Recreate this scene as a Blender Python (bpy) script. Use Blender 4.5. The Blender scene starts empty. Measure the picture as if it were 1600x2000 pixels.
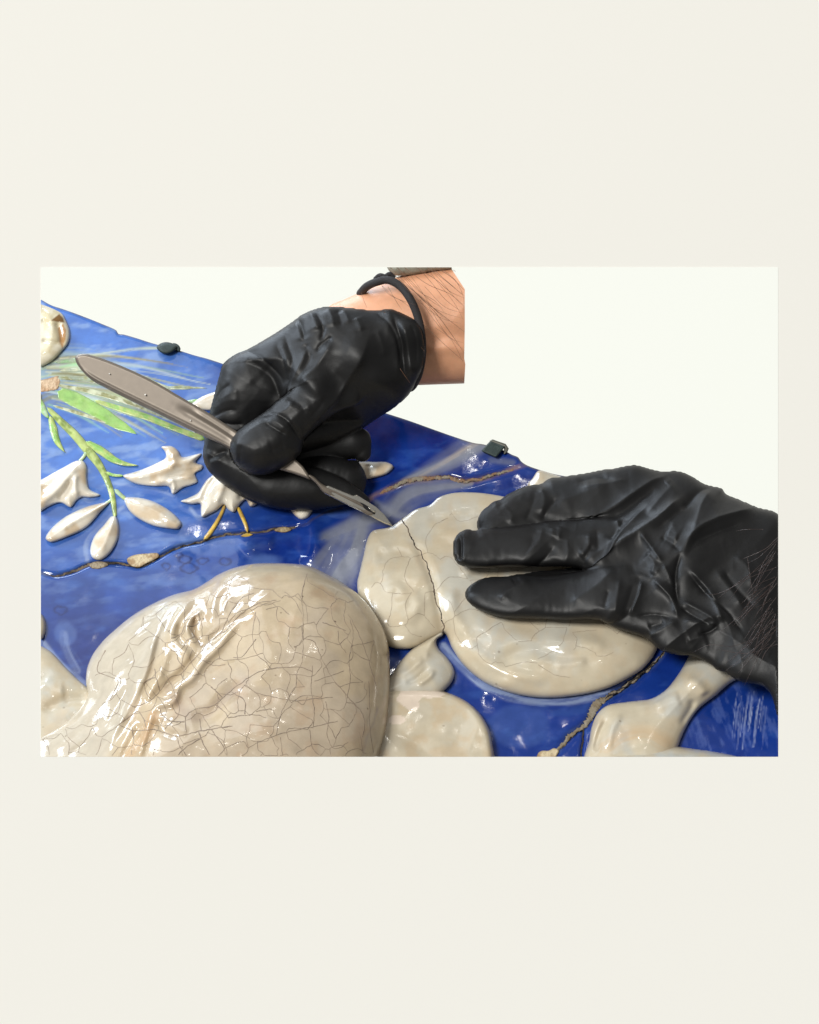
import bpy, math, random
import numpy as np
from mathutils import Vector
from mathutils.geometry import delaunay_2d_cdt

# ------------------------------------------------------------------ camera, world, lamps
S = 0.36304 / 1600.0          # metres per unit of the modelling grid at the reference distance
DIST = 1.6                    # camera to reference plane
scene = bpy.context.scene
C = scene.collection
cam_d = bpy.data.cameras.new('camera')
cam = bpy.data.objects.new('camera', cam_d)
C.objects.link(cam)
cam.location = (0, -DIST, 0)
cam.rotation_euler = (math.radians(90), 0, 0)
cam_d.sensor_fit = 'VERTICAL'
cam_d.sensor_height = 36
cam_d.lens = 36 * DIST / (2000 * S)
cam_d.clip_start = 0.05
cam_d.clip_end = 60
scene.camera = cam

w = bpy.data.worlds.new('World')
scene.world = w
w.use_nodes = True
bg = w.node_tree.nodes['Background']
bg.inputs[0].default_value = (1.0, 0.985, 0.955, 1)
bg.inputs[1].default_value = 0.27

scene.view_settings.view_transform = 'Standard'
scene.view_settings.look = 'None'
scene.view_settings.exposure = 0
scene.view_settings.gamma = 1
scene.render.film_transparent = False
scene.cycles.use_denoising = True
scene.cycles.sample_clamp_indirect = 4
scene.cycles.max_bounces = 6


def lamp(name, loc, direction, sx, sy, watts, col, shape='RECTANGLE', roll=0):
    d = bpy.data.lights.new(name, 'AREA')
    d.shape = shape
    d.size = sx
    d.size_y = sy
    d.energy = watts
    d.color = col
    o = bpy.data.objects.new(name, d)
    o.location = loc
    o.rotation_euler = Vector(direction).to_track_quat('-Z', 'Y').to_euler()
    C.objects.link(o)
    return o


kd = Vector((0.45, 0.84, -0.32)).normalized()
lamp('key_lamp', -kd * 25.0, kd, 6.5, 6.5, 6280, (1.0, 0.985, 0.945))
lamp('ceiling_softbox', (-0.40, -0.13, 0.86), (0.05, -0.70, -0.72), 0.62, 0.55, 1.7, (0.93, 0.97, 1.0))
for (wx, wz) in ((-0.86, 0.74), (-1.0, 0.56)):
    lamp('window_lamp', (wx, 0.06, wz), (0.60, -0.60, -0.53), 0.15, 0.50, 5.0, (0.76, 0.87, 1.0))
lamp('back_window_lamp', (-0.44, 0.56, 0.86), (0.36, -0.62, -0.69), 0.50, 0.36, 6.2, (0.76, 0.87, 1.0))
for (lx, ly, lz) in [(-0.12, -0.30, 1.15), (0.06, -0.16, 1.2), (0.2, -0.42, 1.1), (-0.3, -0.55, 1.1), (0.36, -0.1, 1.2), (-0.05, -0.8, 1.0)]:
    lamp('spot_lamp', (lx, ly, lz), (-lx * .6, -ly * .6, -1), 0.022, 0.022, 0.17, (1.0, 0.96, 0.88), 'DISK')


# ------------------------------------------------------------------ helpers
def P(x, y, z):
    """modelling grid (x right, y down, z towards the viewer) -> metres"""
    x = np.asarray(x, float); y = np.asarray(y, float); z = np.asarray(z, float)
    zz = z * S
    k = (DIST - zz) / DIST
    return np.stack([(x - 800) * S * k, -zz, (1000 - y) * S * k], -1)


def zp(y):
    """front plane of the tilted relief"""
    return 0.85 * (np.asarray(y, float) - 1250)


rng = np.random.RandomState(7)
LAT = rng.rand(256, 256).astype(np.float32)


def vnoise(x, y):
    xi = np.floor(x).astype(int); yi = np.floor(y).astype(int)
    fx = x - xi; fy = y - yi
    fx = fx * fx * (3 - 2 * fx); fy = fy * fy * (3 - 2 * fy)
    a = LAT[yi % 256, xi % 256]; b = LAT[yi % 256, (xi + 1) % 256]
    c = LAT[(yi + 1) % 256, xi % 256]; d = LAT[(yi + 1) % 256, (xi + 1) % 256]
    return (a * (1 - fx) + b * fx) * (1 - fy) + (c * (1 - fx) + d * fx) * fy


def fbm(x, y, s, o=4, seed=0):
    r = 0; a = 0.5; n = 0
    x = np.asarray(x, float) / s + seed * 17.3; y = np.asarray(y, float) / s + seed * 9.1
    for i in range(o):
        r = r + a * vnoise(x, y); n += a
        x = x * 2.03 + 11.7; y = y * 2.03 + 5.3; a *= 0.5
    return r / n


def spline(pts, closed=False, step=6.0):
    p = np.array(pts, float)
    n = len(p)
    out = []
    rngi = range(n) if closed else range(n - 1)
    for i in rngi:
        if closed:
            p0, p1, p2, p3 = p[(i - 1) % n], p[i], p[(i + 1) % n], p[(i + 2) % n]
        else:
            p1, p2 = p[i], p[i + 1]
            p0 = p[i - 1] if i > 0 else 2 * p1 - p2
            p3 = p[i + 2] if i + 2 < n else 2 * p2 - p1
        L = np.linalg.norm((p2 - p1)[:2])
        # centripetal parametrisation keeps corners tidy
        d = [max(np.linalg.norm((b - a)[:2]) ** 0.5, 1e-3) for a, b in ((p0, p1), (p1, p2), (p2, p3))]
        t0, t1, t2, t3 = 0, d[0], d[0] + d[1], d[0] + d[1] + d[2]
        m = max(2, int(L / step) + 1)
        for t in np.linspace(t1, t2, m, endpoint=False):
            A1 = (t1 - t) / (t1 - t0) * p0 + (t - t0) / (t1 - t0) * p1
            A2 = (t2 - t) / (t2 - t1) * p1 + (t - t1) / (t2 - t1) * p2
            A3 = (t3 - t) / (t3 - t2) * p2 + (t - t2) / (t3 - t2) * p3
            B1 = (t2 - t) / (t2 - t0) * A1 + (t - t0) / (t2 - t0) * A2
            B2 = (t3 - t) / (t3 - t1) * A2 + (t - t1) / (t3 - t1) * A3
            out.append((t2 - t) / (t2 - t1) * B1 + (t - t1) / (t2 - t1) * B2)
    if not closed:
        out.append(p[-1])
    return np.array(out)


def seg_dist(X, Y, pts, closed):
    """distance, signed side, arc position 0..1 and closest point on a polyline"""
    p = np.asarray(pts, float)[:, :2]
    a = p; b = np.roll(p, -1, 0)
    if not closed:
        a, b = a[:-1], b[:-1]
    x = np.ravel(X).astype(np.float32); y = np.ravel(Y).astype(np.float32)
    N = len(x)
    best = np.full(N, 1e18, np.float32); cx = np.zeros(N, np.float32); cy = np.zeros(N, np.float32)
    side = np.zeros(N, np.float32); arc = np.zeros(N, np.float32)
    lens = np.linalg.norm(b - a, axis=1); cum = np.concatenate([[0], np.cumsum(lens)]); tot = max(cum[-1], 1e-6)
    for i in range(len(a)):
        ax, ay = a[i]; dx, dy = b[i] - a[i]
        l2 = dx * dx + dy * dy
        if l2 < 1e-9:
            continue
        rx = x - np.float32(ax); ry = y - np.float32(ay)
        t = np.clip((rx * dx + ry * dy) / l2, 0, 1)
        ex = rx - t * dx; ey = ry - t * dy
        d2 = ex * ex + ey * ey
        m = d2 < best
        best[m] = d2[m]
        cx[m] = ax + t[m] * dx; cy[m] = ay + t[m] * dy
        side[m] = np.sign(dx * ry[m] - dy * rx[m])
        arc[m] = (cum[i] + t[m] * lens[i]) / tot
    return np.sqrt(best), side, arc, cx, cy


def inside(X, Y, poly):
    x = np.ravel(X); y = np.ravel(Y)
    r = np.zeros(len(x), bool)
    p = np.asarray(poly)[:, :2]
    j = len(p) - 1
    for i in range(len(p)):
        xi, yi = p[i]; xj, yj = p[j]
        if yi != yj:
            c = ((yi > y) != (yj > y)) & (x < (xj - xi) * (y - yi) / (yj - yi) + xi)
            r ^= c
        j = i
    return r


def sdf(X, Y, poly):
    d, _, _, cx, cy = seg_dist(X, Y, poly, True)
    s = np.where(inside(X, Y, poly), -d, d)
    return s, cx, cy


RECT = np.array([(80, 522), (1520, 522), (1520, 1478), (80, 1478)], float)


def crease(X, Y, lst, cusp=False):
    """sum of ridges (amp > 0) and valleys (amp < 0): (points, amp, width on the left, width on the right)"""
    h = np.zeros(len(X))
    for it in lst:
        pts, amp, wa = it[0], it[1], it[2]
        wb = it[3] if len(it) > 3 else wa
        p = spline(pts, False, 5)
        m = max(wa, wb) * (4 if cusp else 3)
        sel = np.where((X > p[:, 0].min() - m) & (X < p[:, 0].max() + m) & (Y > p[:, 1].min() - m) & (Y < p[:, 1].max() + m))[0]
        if not len(sel):
            continue
        d, sd, arc, _, _ = seg_dist(X[sel], Y[sel], p, False)
        ww = np.where(sd > 0, wb, wa)
        tap = np.clip(np.minimum(arc, 1 - arc) / 0.22, 0, 1)
        tap = tap * tap * (3 - 2 * tap)
        tap = 0.06 + 0.94 * tap
        if cusp:
            h[sel] += amp * np.exp(-(np.sqrt(d * d + 1.7) - 1.3) / (ww * .85)) * tap
        else:
            h[sel] += amp * np.exp(-(d / ww) ** 2) * tap
    return h


def mesh_obj(name, V, F, mat, parent=None, col=None, smooth=True, flat_from=None):
    V = np.asarray(V, float)
    if parent is not None:
        base = Vector((0, 0, 0)); q = parent
        while q is not None:
            base = base + q.location; q = q.parent
        V = V - np.array(base)
    me = bpy.data.meshes.new(name)
    me.from_pydata(V.tolist(), [], [tuple(int(i) for i in f) for f in F])
    me.validate()
    if smooth:
        sm = np.ones(len(me.polygons), bool)
        if flat_from is not None and len(me.polygons) == len(F):
            sm[flat_from:] = False                   # cut sides stay crisp
        me.polygons.foreach_set('use_smooth', sm)
    if col is not None:
        at = me.color_attributes.new('paint', 'FLOAT_COLOR', 'POINT')
        cc = np.ones((len(V), 4), np.float32); cc[:, :3] = col
        at.data.foreach_set('color', cc.ravel())
    me.materials.append(mat)
    me.update()
    o = bpy.data.objects.new(name, me)
    C.objects.link(o)
    if parent is not None:
        o.parent = parent
    return o


def thing(name, label, cat, loc, group=None):
    o = bpy.data.objects.new(name, None)
    o.empty_display_size = 0.02
    C.objects.link(o)
    o.location = tuple(float(v) for v in np.ravel(loc))
    o['label'] = label
    o['category'] = cat
    if group:
        o['group'] = group
    return o


def grid_shape(outline, clip=RECT, step=2.5, smooth=True):
    """grid cells inside an outline, border points moved onto it"""
    poly = spline(outline, True, 5) if smooth else np.array(outline, float)
    x0 = max(poly[:, 0].min(), clip[:, 0].min()) - step; x1 = min(poly[:, 0].max(), clip[:, 0].max()) + step
    y0 = max(poly[:, 1].min(), clip[:, 1].min()) - step; y1 = min(poly[:, 1].max(), clip[:, 1].max()) + step
    xs = np.arange(x0, x1 + step, step); ys = np.arange(y0, y1 + step, step)
    X, Y = np.meshgrid(xs, ys)
    sh = X.shape
    X = X.ravel(); Y = Y.ravel()
    s1, cx, cy = sdf(X, Y, poly)
    s2, rx, ry = sdf(X, Y, clip)
    ok = (s1 < 0) & (s2 < -0.3 * step)          # no sliver cells along the cut
    idx = np.arange(len(X)).reshape(sh)
    q = np.stack([idx[:-1, :-1], idx[:-1, 1:], idx[1:, 1:], idx[1:, :-1]], -1).reshape(-1, 4)
    keep = ok[q].any(1)
    q = q[keep]
    used = np.unique(q)
    remap = -np.ones(len(X), int); remap[used] = np.arange(len(used))
    q = remap[q]
    X, Y, s1, s2, cx, cy, rx, ry = (a[used] for a in (X, Y, s1, s2, cx, cy, rx, ry))
    snap = s1 >= 0
    X = np.where(snap, cx, X); Y = np.where(snap, cy, Y)
    s2b, rx, ry = sdf(X, Y, clip)
    out = s2b >= -0.3 * step
    X = np.where(out, rx, X); Y = np.where(out, ry, Y)
    d = np.where(snap & ~out, 0, np.maximum(-s1, 0))
    if out.any():
        s1b, _, _ = sdf(X[out], Y[out], poly)
        d[out] = np.maximum(-s1b, 0)
    return X, Y, d, q, snap & ~out


def build(name, outline, mat, parent, front, back, col=None, clip=RECT, step=2.5, wall=False, smooth=True):
    """closed solid: front(x, y, d) and back(x, y) in grid units; d is the depth inside the outline"""
    X, Y, d, q, share = grid_shape(outline, clip, step, smooth)
    zf = front(X, Y, d)
    zb = np.minimum(back(X, Y), zf - 0.5)
    n = len(X)
    if wall:
        share = np.zeros(n, bool)
    bi = np.where(share, np.arange(n), 0)
    nb = (~share).sum()
    bi[~share] = n + np.arange(nb)
    Xb = np.clip(X, clip[:, 0].min() + 1.6, clip[:, 0].max() - 1.6); Yb = np.clip(Y, clip[:, 1].min() + 1.6, clip[:, 1].max() - 1.6)   # cut sides lean inwards
    V = np.concatenate([P(X, Y, zf), P(Xb[~share], Yb[~share], zb[~share])])
    fr = q[:, ::-1]
    bk = bi[q]
    F = fr.tolist() + bk.tolist()
    nflat = len(F)
    e = np.concatenate([q[:, [0, 1]], q[:, [1, 2]], q[:, [2, 3]], q[:, [3, 0]]])
    key = {}
    for a, b in e.tolist():
        if (b, a) in key:
            key.pop((b, a))
        else:
            key[(a, b)] = 1
    dupl = {}; extra = []

    def own(v):                                       # walls get their own points, so the rim keeps its normals
        if v not in dupl:
            dupl[v] = len(V) + len(extra); extra.append(v)
        return dupl[v]
    for a, b in key:
        f = []
        for v in (a, b, bi[b], bi[a]):
            if int(v) not in f:
                f.append(int(v))
        if len(f) >= 3:
            F.append([own(v) for v in f])
    cc = None
    if col is not None:
        c1 = col(X, Y, d)
        cc = np.concatenate([c1, c1[~share]])
        if extra:
            cc = np.concatenate([cc, cc[extra]])
    if extra:
        V = np.concatenate([V, V[extra]])
    return mesh_obj(name, V, F, mat, parent, cc, flat_from=nflat)


def dome(d, R, p=2.0):
    t = 1 - np.clip(d / R, 0, 1)
    return np.sqrt(np.clip(1 - t ** p, 0, 1))


def ribbon(pts, width, surf, off, lift, closed_bottom=4.0, step=3.0, nseg=4, jitter=0.0, seed=0, taper=True, hnoise=0.0):
    """strip with an arched cross-section that follows a surface; returns V, F"""
    p = spline(pts, False, step)
    n = len(p)
    t = np.gradient(p[:, :2], axis=0); t /= np.linalg.norm(t, axis=1)[:, None] + 1e-9
    nr = np.stack([-t[:, 1], t[:, 0]], 1)
    s = np.linspace(0, 1, n)
    wd = np.interp(s, np.linspace(0, 1, len(width)), width) if hasattr(width, '__len__') else np.full(n, float(width))
    if taper:
        wd = wd * np.clip(np.minimum(s, 1 - s) * n / 2.5, 0.12, 1)
    r = np.random.RandomState(seed)
    V = []; F = []
    us = np.linspace(-1, 1, nseg + 1)
    for k, u in enumerate(us):
        jw = 1 + jitter * (r.rand(n) - .5) * 2
        x = p[:, 0] + nr[:, 0] * wd / 2 * u * jw; y = p[:, 1] + nr[:, 1] * wd / 2 * u * jw
        z = surf(x, y) + off + lift * math.sqrt(max(0, 1 - u * u)) * (1 + hnoise * (r.rand(n) - .5) * 2)
        V.append(np.stack([x, y, z], 1))
    m = nseg + 1
    x = p[:, 0]; y = p[:, 1]
    V.append(np.stack([x, y, surf(x, y) - closed_bottom], 1))
    V = np.stack(V, 1).reshape(-1, 3)
    W = m + 1
    for i in range(n - 1):
        for k in range(W):
            a = i * W + k; b = i * W + (k + 1) % W
            F.append((a, a + W, b + W, b))
    F.append(tuple(range(W)))
    F.append(tuple((n - 1) * W + k for k in range(W - 1, -1, -1)))
    return V, F


def lin(r, g, b):
    c = np.array([r, g, b], float) / 255
    return np.where(c <= 0.04045, c / 12.92, ((c + 0.055) / 1.055) ** 2.4)


def mix(a, b, t):
    t = np.asarray(t)[..., None]
    return a * (1 - t) + b * t


def sst(e0, e1, x):
    t = np.clip((x - e0) / (e1 - e0), 0, 1)
    return t * t * (3 - 2 * t)


# ------------------------------------------------------------------ materials
def new_mat(name):
    m = bpy.data.materials.new(name)
    m.use_nodes = True
    nt = m.node_tree
    return m, nt, nt.nodes['Principled BSDF']


def node(nt, typ, **kw):
    n = nt.nodes.new(typ)
    for k, v in kw.items():
        setattr(n, k, v)
    return n


def simple(name, col, rough, metal=0.0, bump=0.0, scale=900.0, var=0.0, coat=0.0, sss=0.0, spec=0.5, detail=4):
    m, nt, b = new_mat(name)
    b.inputs['Base Color'].default_value = (*col, 1)
    b.inputs['Roughness'].default_value = rough
    b.inputs['Metallic'].default_value = metal
    b.inputs['Coat Weight'].default_value = coat
    b.inputs['Specular IOR Level'].default_value = spec
    tc = node(nt, 'ShaderNodeTexCoord')
    nz = node(nt, 'ShaderNodeTexNoise')
    nz.inputs['Scale'].default_value = scale
    nz.inputs['Detail'].default_value = detail
    nt.links.new(tc.outputs['Object'], nz.inputs['Vector'])
    if sss:
        b.inputs['Subsurface Weight'].default_value = sss
        b.inputs['Subsurface Radius'].default_value = (0.004, 0.0015, 0.0008)
        b.inputs['Subsurface Scale'].default_value = 1.0
    if bump:
        bp = node(nt, 'ShaderNodeBump')
        bp.inputs['Strength'].default_value = bump
        bp.inputs['Distance'].default_value = 0.0006
        nt.links.new(nz.outputs['Fac'], bp.inputs['Height'])
        nt.links.new(bp.outputs['Normal'], b.inputs['Normal'])
    if var:
        mx = node(nt, 'ShaderNodeMix', data_type='RGBA', blend_type='MULTIPLY')
        rp = node(nt, 'ShaderNodeMapRange')
        rp.inputs['From Min'].default_value = 0.25; rp.inputs['From Max'].default_value = 0.75
        rp.inputs['To Min'].default_value = 1 - var; rp.inputs['To Max'].default_value = 1 + var
        n2 = node(nt, 'ShaderNodeTexNoise')
        n2.inputs['Scale'].default_value = scale * 0.16
        n2.inputs['Detail'].default_value = 5
        nt.links.new(tc.outputs['Object'], n2.inputs['Vector'])
        nt.links.new(n2.outputs['Fac'], rp.inputs['Value'])
        mx.inputs[0].default_value = 1
        mx.inputs[6].default_value = (*col, 1)
        nt.links.new(rp.outputs[0], mx.inputs[7])
        nt.links.new(mx.outputs[2], b.inputs['Base Color'])
    return m


def glaze(name, rough=0.09, wav=0.35, wavscale=75, fine=0.10, finescale=420, spec=0.5, var=0.10, speck=0.0):
    """tin glaze: painted colour per point, undulating glossy surface"""
    m, nt, b = new_mat(name)
    L = nt.links.new
    at = node(nt, 'ShaderNodeAttribute', attribute_name='paint')
    tc = node(nt, 'ShaderNodeTexCoord')
    n1 = node(nt, 'ShaderNodeTexNoise'); n1.inputs['Scale'].default_value = wavscale; n1.inputs['Detail'].default_value = 2.5
    n2 = node(nt, 'ShaderNodeTexNoise'); n2.inputs['Scale'].default_value = finescale; n2.inputs['Detail'].default_value = 3
    n3 = node(nt, 'ShaderNodeTexNoise'); n3.inputs['Scale'].default_value = 160; n3.inputs['Detail'].default_value = 6; n3.inputs['Roughness'].default_value = 0.65
    for n in (n1, n2, n3):
        L(tc.outputs['Object'], n.inputs['Vector'])
    rp = node(nt, 'ShaderNodeMapRange')
    rp.inputs['From Min'].default_value = 0.3; rp.inputs['From Max'].default_value = 0.7
    rp.inputs['To Min'].default_value = 1 - var; rp.inputs['To Max'].default_value = 1 + var
    L(n3.outputs['Fac'], rp.inputs['Value'])
    mx = node(nt, 'ShaderNodeMix', data_type='RGBA', blend_type='MULTIPLY')
    mx.inputs[0].default_value = 1
    L(at.outputs['Color'], mx.inputs[6]); L(rp.outputs[0], mx.inputs[7])
    colout = mx.outputs[2]
    if speck:
        vo = node(nt, 'ShaderNodeTexVoronoi'); vo.inputs['Scale'].default_value = 95
        L(tc.outputs['Object'], vo.inputs['Vector'])
        r2 = node(nt, 'ShaderNodeMapRange')
        r2.inputs['From Min'].default_value = 0.035; r2.inputs['From Max'].default_value = 0.075
        r2.inputs['To Min'].default_value = speck; r2.inputs['To Max'].default_value = 0.0
        L(vo.outputs['Distance'], r2.inputs['Value'])
        m2 = node(nt, 'ShaderNodeMix', data_type='RGBA')
        L(r2.outputs[0], m2.inputs[0]); L(colout, m2.inputs[6])
        m2.inputs[7].default_value = (0.10, 0.06, 0.035, 1)
        colout = m2.outputs[2]
    L(colout, b.inputs['Base Color'])
    rr = node(nt, 'ShaderNodeMapRange')
    rr.inputs['From Min'].default_value = 0.35; rr.inputs['From Max'].default_value = 0.75
    rr.inputs['To Min'].default_value = rough * 0.6; rr.inputs['To Max'].default_value = rough * 2.2
    L(n3.outputs['Fac'], rr.inputs['Value'])
    L(rr.outputs[0], b.inputs['Roughness'])
    b.inputs['Specular IOR Level'].default_value = spec
    b1 = node(nt, 'ShaderNodeBump'); b1.inputs['Strength'].default_value = wav; b1.inputs['Distance'].default_value = 0.004
    L(n1.outputs['Fac'], b1.inputs['Height'])
    b2 = node(nt, 'ShaderNodeBump'); b2.inputs['Strength'].default_value = fine; b2.inputs['Distance'].default_value = 0.0012
    L(n2.outputs['Fac'], b2.inputs['Height'])
    L(b1.outputs['Normal'], b2.inputs['Normal'])
    L(b2.outputs['Normal'], b.inputs['Normal'])
    return m


def painted(name, rough=0.8, bump=0.5, scale=600):
    m, nt, b = new_mat(name)
    at = node(nt, 'ShaderNodeAttribute', attribute_name='paint')
    nt.links.new(at.outputs['Color'], b.inputs['Base Color'])
    b.inputs['Roughness'].default_value = rough
    tc = node(nt, 'ShaderNodeTexCoord')
    nz = node(nt, 'ShaderNodeTexNoise'); nz.inputs['Scale'].default_value = scale; nz.inputs['Detail'].default_value = 5
    nt.links.new(tc.outputs['Object'], nz.inputs['Vector'])
    bp = node(nt, 'ShaderNodeBump'); bp.inputs['Strength'].default_value = bump; bp.inputs['Distance'].default_value = 0.001
    nt.links.new(nz.outputs['Fac'], bp.inputs['Height'])
    nt.links.new(bp.outputs['Normal'], b.inputs['Normal'])
    return m


M_blue = glaze('blue_glaze', 0.09, 0.13, 45, 0.045, 170, 0.5, 0.10)
M_white = glaze('white_glaze', 0.13, 0.10, 50, 0.03, 170, 0.5, 0.05, 0.4)
M_head = glaze('aged_white_glaze', 0.095, 0.09, 60, 0.045, 190, 0.5, 0.08, 0.75)
M_lily = glaze('lily_glaze', 0.075, 0.12, 90, 0.10, 250, 0.5, 0.05)
M_green = glaze('green_glaze', 0.12, 0.3, 90, 0.15, 380, 0.5, 0.22)
M_mortar = painted('mortar', 0.85, 0.9, 900)
M_crack = simple('craquelure', (0.26, 0.20, 0.15), 0.8, var=0.3)
M_dark = simple('crack_dark', (0.035, 0.022, 0.015), 0.9)
M_glove = simple('black_nitrile', (0.0055, 0.0055, 0.0058), 0.49, bump=0.08, scale=1900, var=0.06, spec=0.36)
M_skin = simple('skin', (0.66, 0.33, 0.19), 0.45, bump=0.18, scale=1500, var=0.07, sss=0.12)
M_elastic = simple('black_elastic', (0.016, 0.013, 0.014), 0.75, bump=0.7, scale=2600)
M_steel = simple('brushed_steel', (0.195, 0.165, 0.135), 0.42, metal=0.45, bump=0.03, scale=2400, var=0.05)
M_blade = simple('blade_steel', (0.62, 0.60, 0.54), 0.24, metal=0.9, bump=0.05, scale=2000)
M_pad = simple('dark_green_felt', (0.020, 0.036, 0.033), 0.6, bump=0.4, scale=2500, var=0.2)
M_hair = simple('brown_hair', (0.19, 0.095, 0.055), 0.35)
M_hair2 = simple('dark_hair', (0.055, 0.036, 0.032), 0.32)
M_cloth = simple('grey_green_cloth', (0.30, 0.29, 0.23), 0.85, bump=0.8, scale=2500, var=0.15)
M_wall = simple('cream_wall', (0.868, 0.861, 0.816), 0.95, spec=0.0)
M_board = simple('white_board', (0.932, 0.962, 0.915), 0.95, spec=0.0)

# tight stretched wrinkles of thin nitrile
_nt = M_glove.node_tree
_b = _nt.nodes['Principled BSDF']
_tc = node(_nt, 'ShaderNodeTexCoord'); _mp = node(_nt, 'ShaderNodeMapping')
_mp.inputs['Rotation'].default_value = (0, math.radians(38), 0); _mp.inputs['Scale'].default_value = (.45, 1, 1.25)
_n = node(_nt, 'ShaderNodeTexNoise', noise_type='RIDGED_MULTIFRACTAL'); _n.inputs['Scale'].default_value = 62; _n.inputs['Detail'].default_value = 2.0
_m = node(_nt, 'ShaderNodeTexNoise'); _m.inputs['Scale'].default_value = 34
_r = node(_nt, 'ShaderNodeMapRange'); _r.inputs['From Min'].default_value = .46; _r.inputs['From Max'].default_value = .66
_x = node(_nt, 'ShaderNodeMath', operation='MULTIPLY'); _bp = node(_nt, 'ShaderNodeBump')
_bp.inputs['Strength'].default_value = .32; _bp.inputs['Distance'].default_value = .0012
_nt.links.new(_tc.outputs['Object'], _mp.inputs['Vector']); _nt.links.new(_mp.outputs[0], _n.inputs['Vector']); _nt.links.new(_tc.outputs['Object'], _m.inputs['Vector'])
_nt.links.new(_m.outputs['Fac'], _r.inputs['Value']); _nt.links.new(_n.outputs['Fac'], _x.inputs[0]); _nt.links.new(_r.outputs[0], _x.inputs[1])
_nt.links.new(_x.outputs[0], _bp.inputs['Height'])
_nt.links.new(_b.inputs['Normal'].links[0].from_socket, _bp.inputs['Normal'])
_nt.links.new(_bp.outputs['Normal'], _b.inputs['Normal'])

# ------------------------------------------------------------------ setting: wall and white board
YW = 2.0


def slab(name, x0, y0, x1, y1, ydist, thick, mat):
    k = (DIST + ydist) / DIST
    a = [(x0 - 800) * S * k, (1000 - y1) * S * k, (x1 - 800) * S * k, (1000 - y0) * S * k]
    V = [(a[i], yy, a[j]) for yy in (ydist, ydist + thick) for i, j in ((0, 1), (2, 1), (2, 3), (0, 3))]
    F = [(0, 1, 2, 3), (7, 6, 5, 4), (0, 4, 5, 1), (1, 5, 6, 2), (2, 6, 7, 3), (3, 7, 4, 0)]
    o = mesh_obj(name, V, F, mat, None, None, False)
    o['kind'] = 'structure'
    return o


slab('backdrop_wall', -2600, -2200, 4200, 4200, YW, 0.05, M_wall)
slab('backdrop_board', 80, 522, 1520, 1478, YW - 0.0004, 0.0003, M_board)

# ------------------------------------------------------------------ the relief
relief = thing('ceramic_relief', 'cracked blue glazed relief with cream figures and white lilies in low relief', 'relief', P(800, 1250, -80))

CR1 = [(30, 1108), (60, 1116), (80, 1119), (107, 1125), (144, 1116), (176, 1102), (197, 1100), (216, 1100), (247, 1103), (272, 1107), (310, 1089), (329, 1078), (357, 1066), (391, 1059), (429, 1046), (466, 1042), (513, 1039), (541, 1033), (563, 1033), (599, 1022), (622, 1008), (647, 997), (668, 992)]
CR2 = [(717, 977), (742, 965), (774, 948), (805, 938), (846, 934), (874, 932), (911, 940), (952, 931), (983, 923), (1026, 909)]
CR3 = [(786, 1010), (790, 1022), (802, 1046), (812, 1066), (824, 1084), (835, 1108), (842, 1127), (847, 1150), (850, 1168), (858, 1188), (864, 1209), (868, 1240)]
CR4 = [(1300, 1268), (1280, 1293), (1252, 1317), (1231, 1334), (1209, 1349), (1182, 1364), (1162, 1381), (1154, 1400), (1137, 1421), (1119, 1432), (1102, 1451), (1082, 1474), (1072, 1490)]
CR5 = [(1137, 1421), (1139, 1433), (1139, 1447), (1136, 1462), (1134, 1490)]


def ground_z(x, y):
    x = np.asarray(x, float); y = np.asarray(y, float)
    z = zp(y) + (fbm(x, y, 130, 2, 2) - .5) * 12 + (fbm(x, y, 40, 2, 5) - .5) * 1.6
    sh = x.shape
    z = z.ravel() + crease(x.ravel(), y.ravel(), [(CR1, -9, 4), (CR2, -8, 6), (CR4, -9, 8), (CR5, -8, 3),
                                                 ([(600, 1000), (615, 1060), (600, 1110)], 16, 22),
                                                 ([(470, 1075), (500, 1055), (540, 1060)], 6, 18)])
    return z.reshape(sh)


TOP = [(60, 575), (80, 585), (100, 596), (124, 604), (160, 617), (200, 633), (228, 646), (231, 652), (240, 653), (262, 659), (290, 668), (300, 671), (345, 683), (380, 694), (410, 702), (437, 711),
       (520, 735), (620, 768), (700, 790), (757, 808), (800, 822), (850, 840), (890, 854), (925, 865), (945, 868), (985, 880), (1000, 888), (1012, 893), (1018, 901), (1028, 908), (1052, 917), (1088, 927), (1160, 940), (1250, 965), (1350, 1020), (1440, 1100), (1500, 1230), (1514, 1330), (1519, 1362), (1522, 1390), (1527, 1408), (1535, 1440), (1545, 1520)]
GROUND = TOP + [(1545, 1560), (60, 1560)]


def stroke_mask(X, Y, pts, width, soft=0.35, streak=0.0, seed=0, along=60, across=5):
    """painted brush stroke: 1 in the middle, ragged towards the edge, streaky along its length"""
    p = spline(pts, False, 6)
    s = np.zeros(len(X))
    mw = max(width) if hasattr(width, '__len__') else width
    sel = np.where((X > p[:, 0].min() - mw) & (X < p[:, 0].max() + mw) & (Y > p[:, 1].min() - mw) & (Y < p[:, 1].max() + mw))[0]
    if not len(sel):
        return s
    d, sd, arc, _, _ = seg_dist(X[sel], Y[sel], p, False)
    wd = np.interp(arc, np.linspace(0, 1, len(width)), width) if hasattr(width, '__len__') else np.full(len(arc), float(width))
    h = wd / 2
    L = np.linalg.norm(np.diff(p[:, :2], axis=0), axis=1).sum()
    n = fbm(arc * L * across / along + 3, d * sd, across, 3, seed)
    e = d + (n - .5) * h * 0.7
    m = 1 - sst(h * (1 - soft), h + 0.6, e)
    if streak:
        m = m * (1 - streak * sst(0.42, 0.62, n))
    s[sel] = m
    return s


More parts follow.
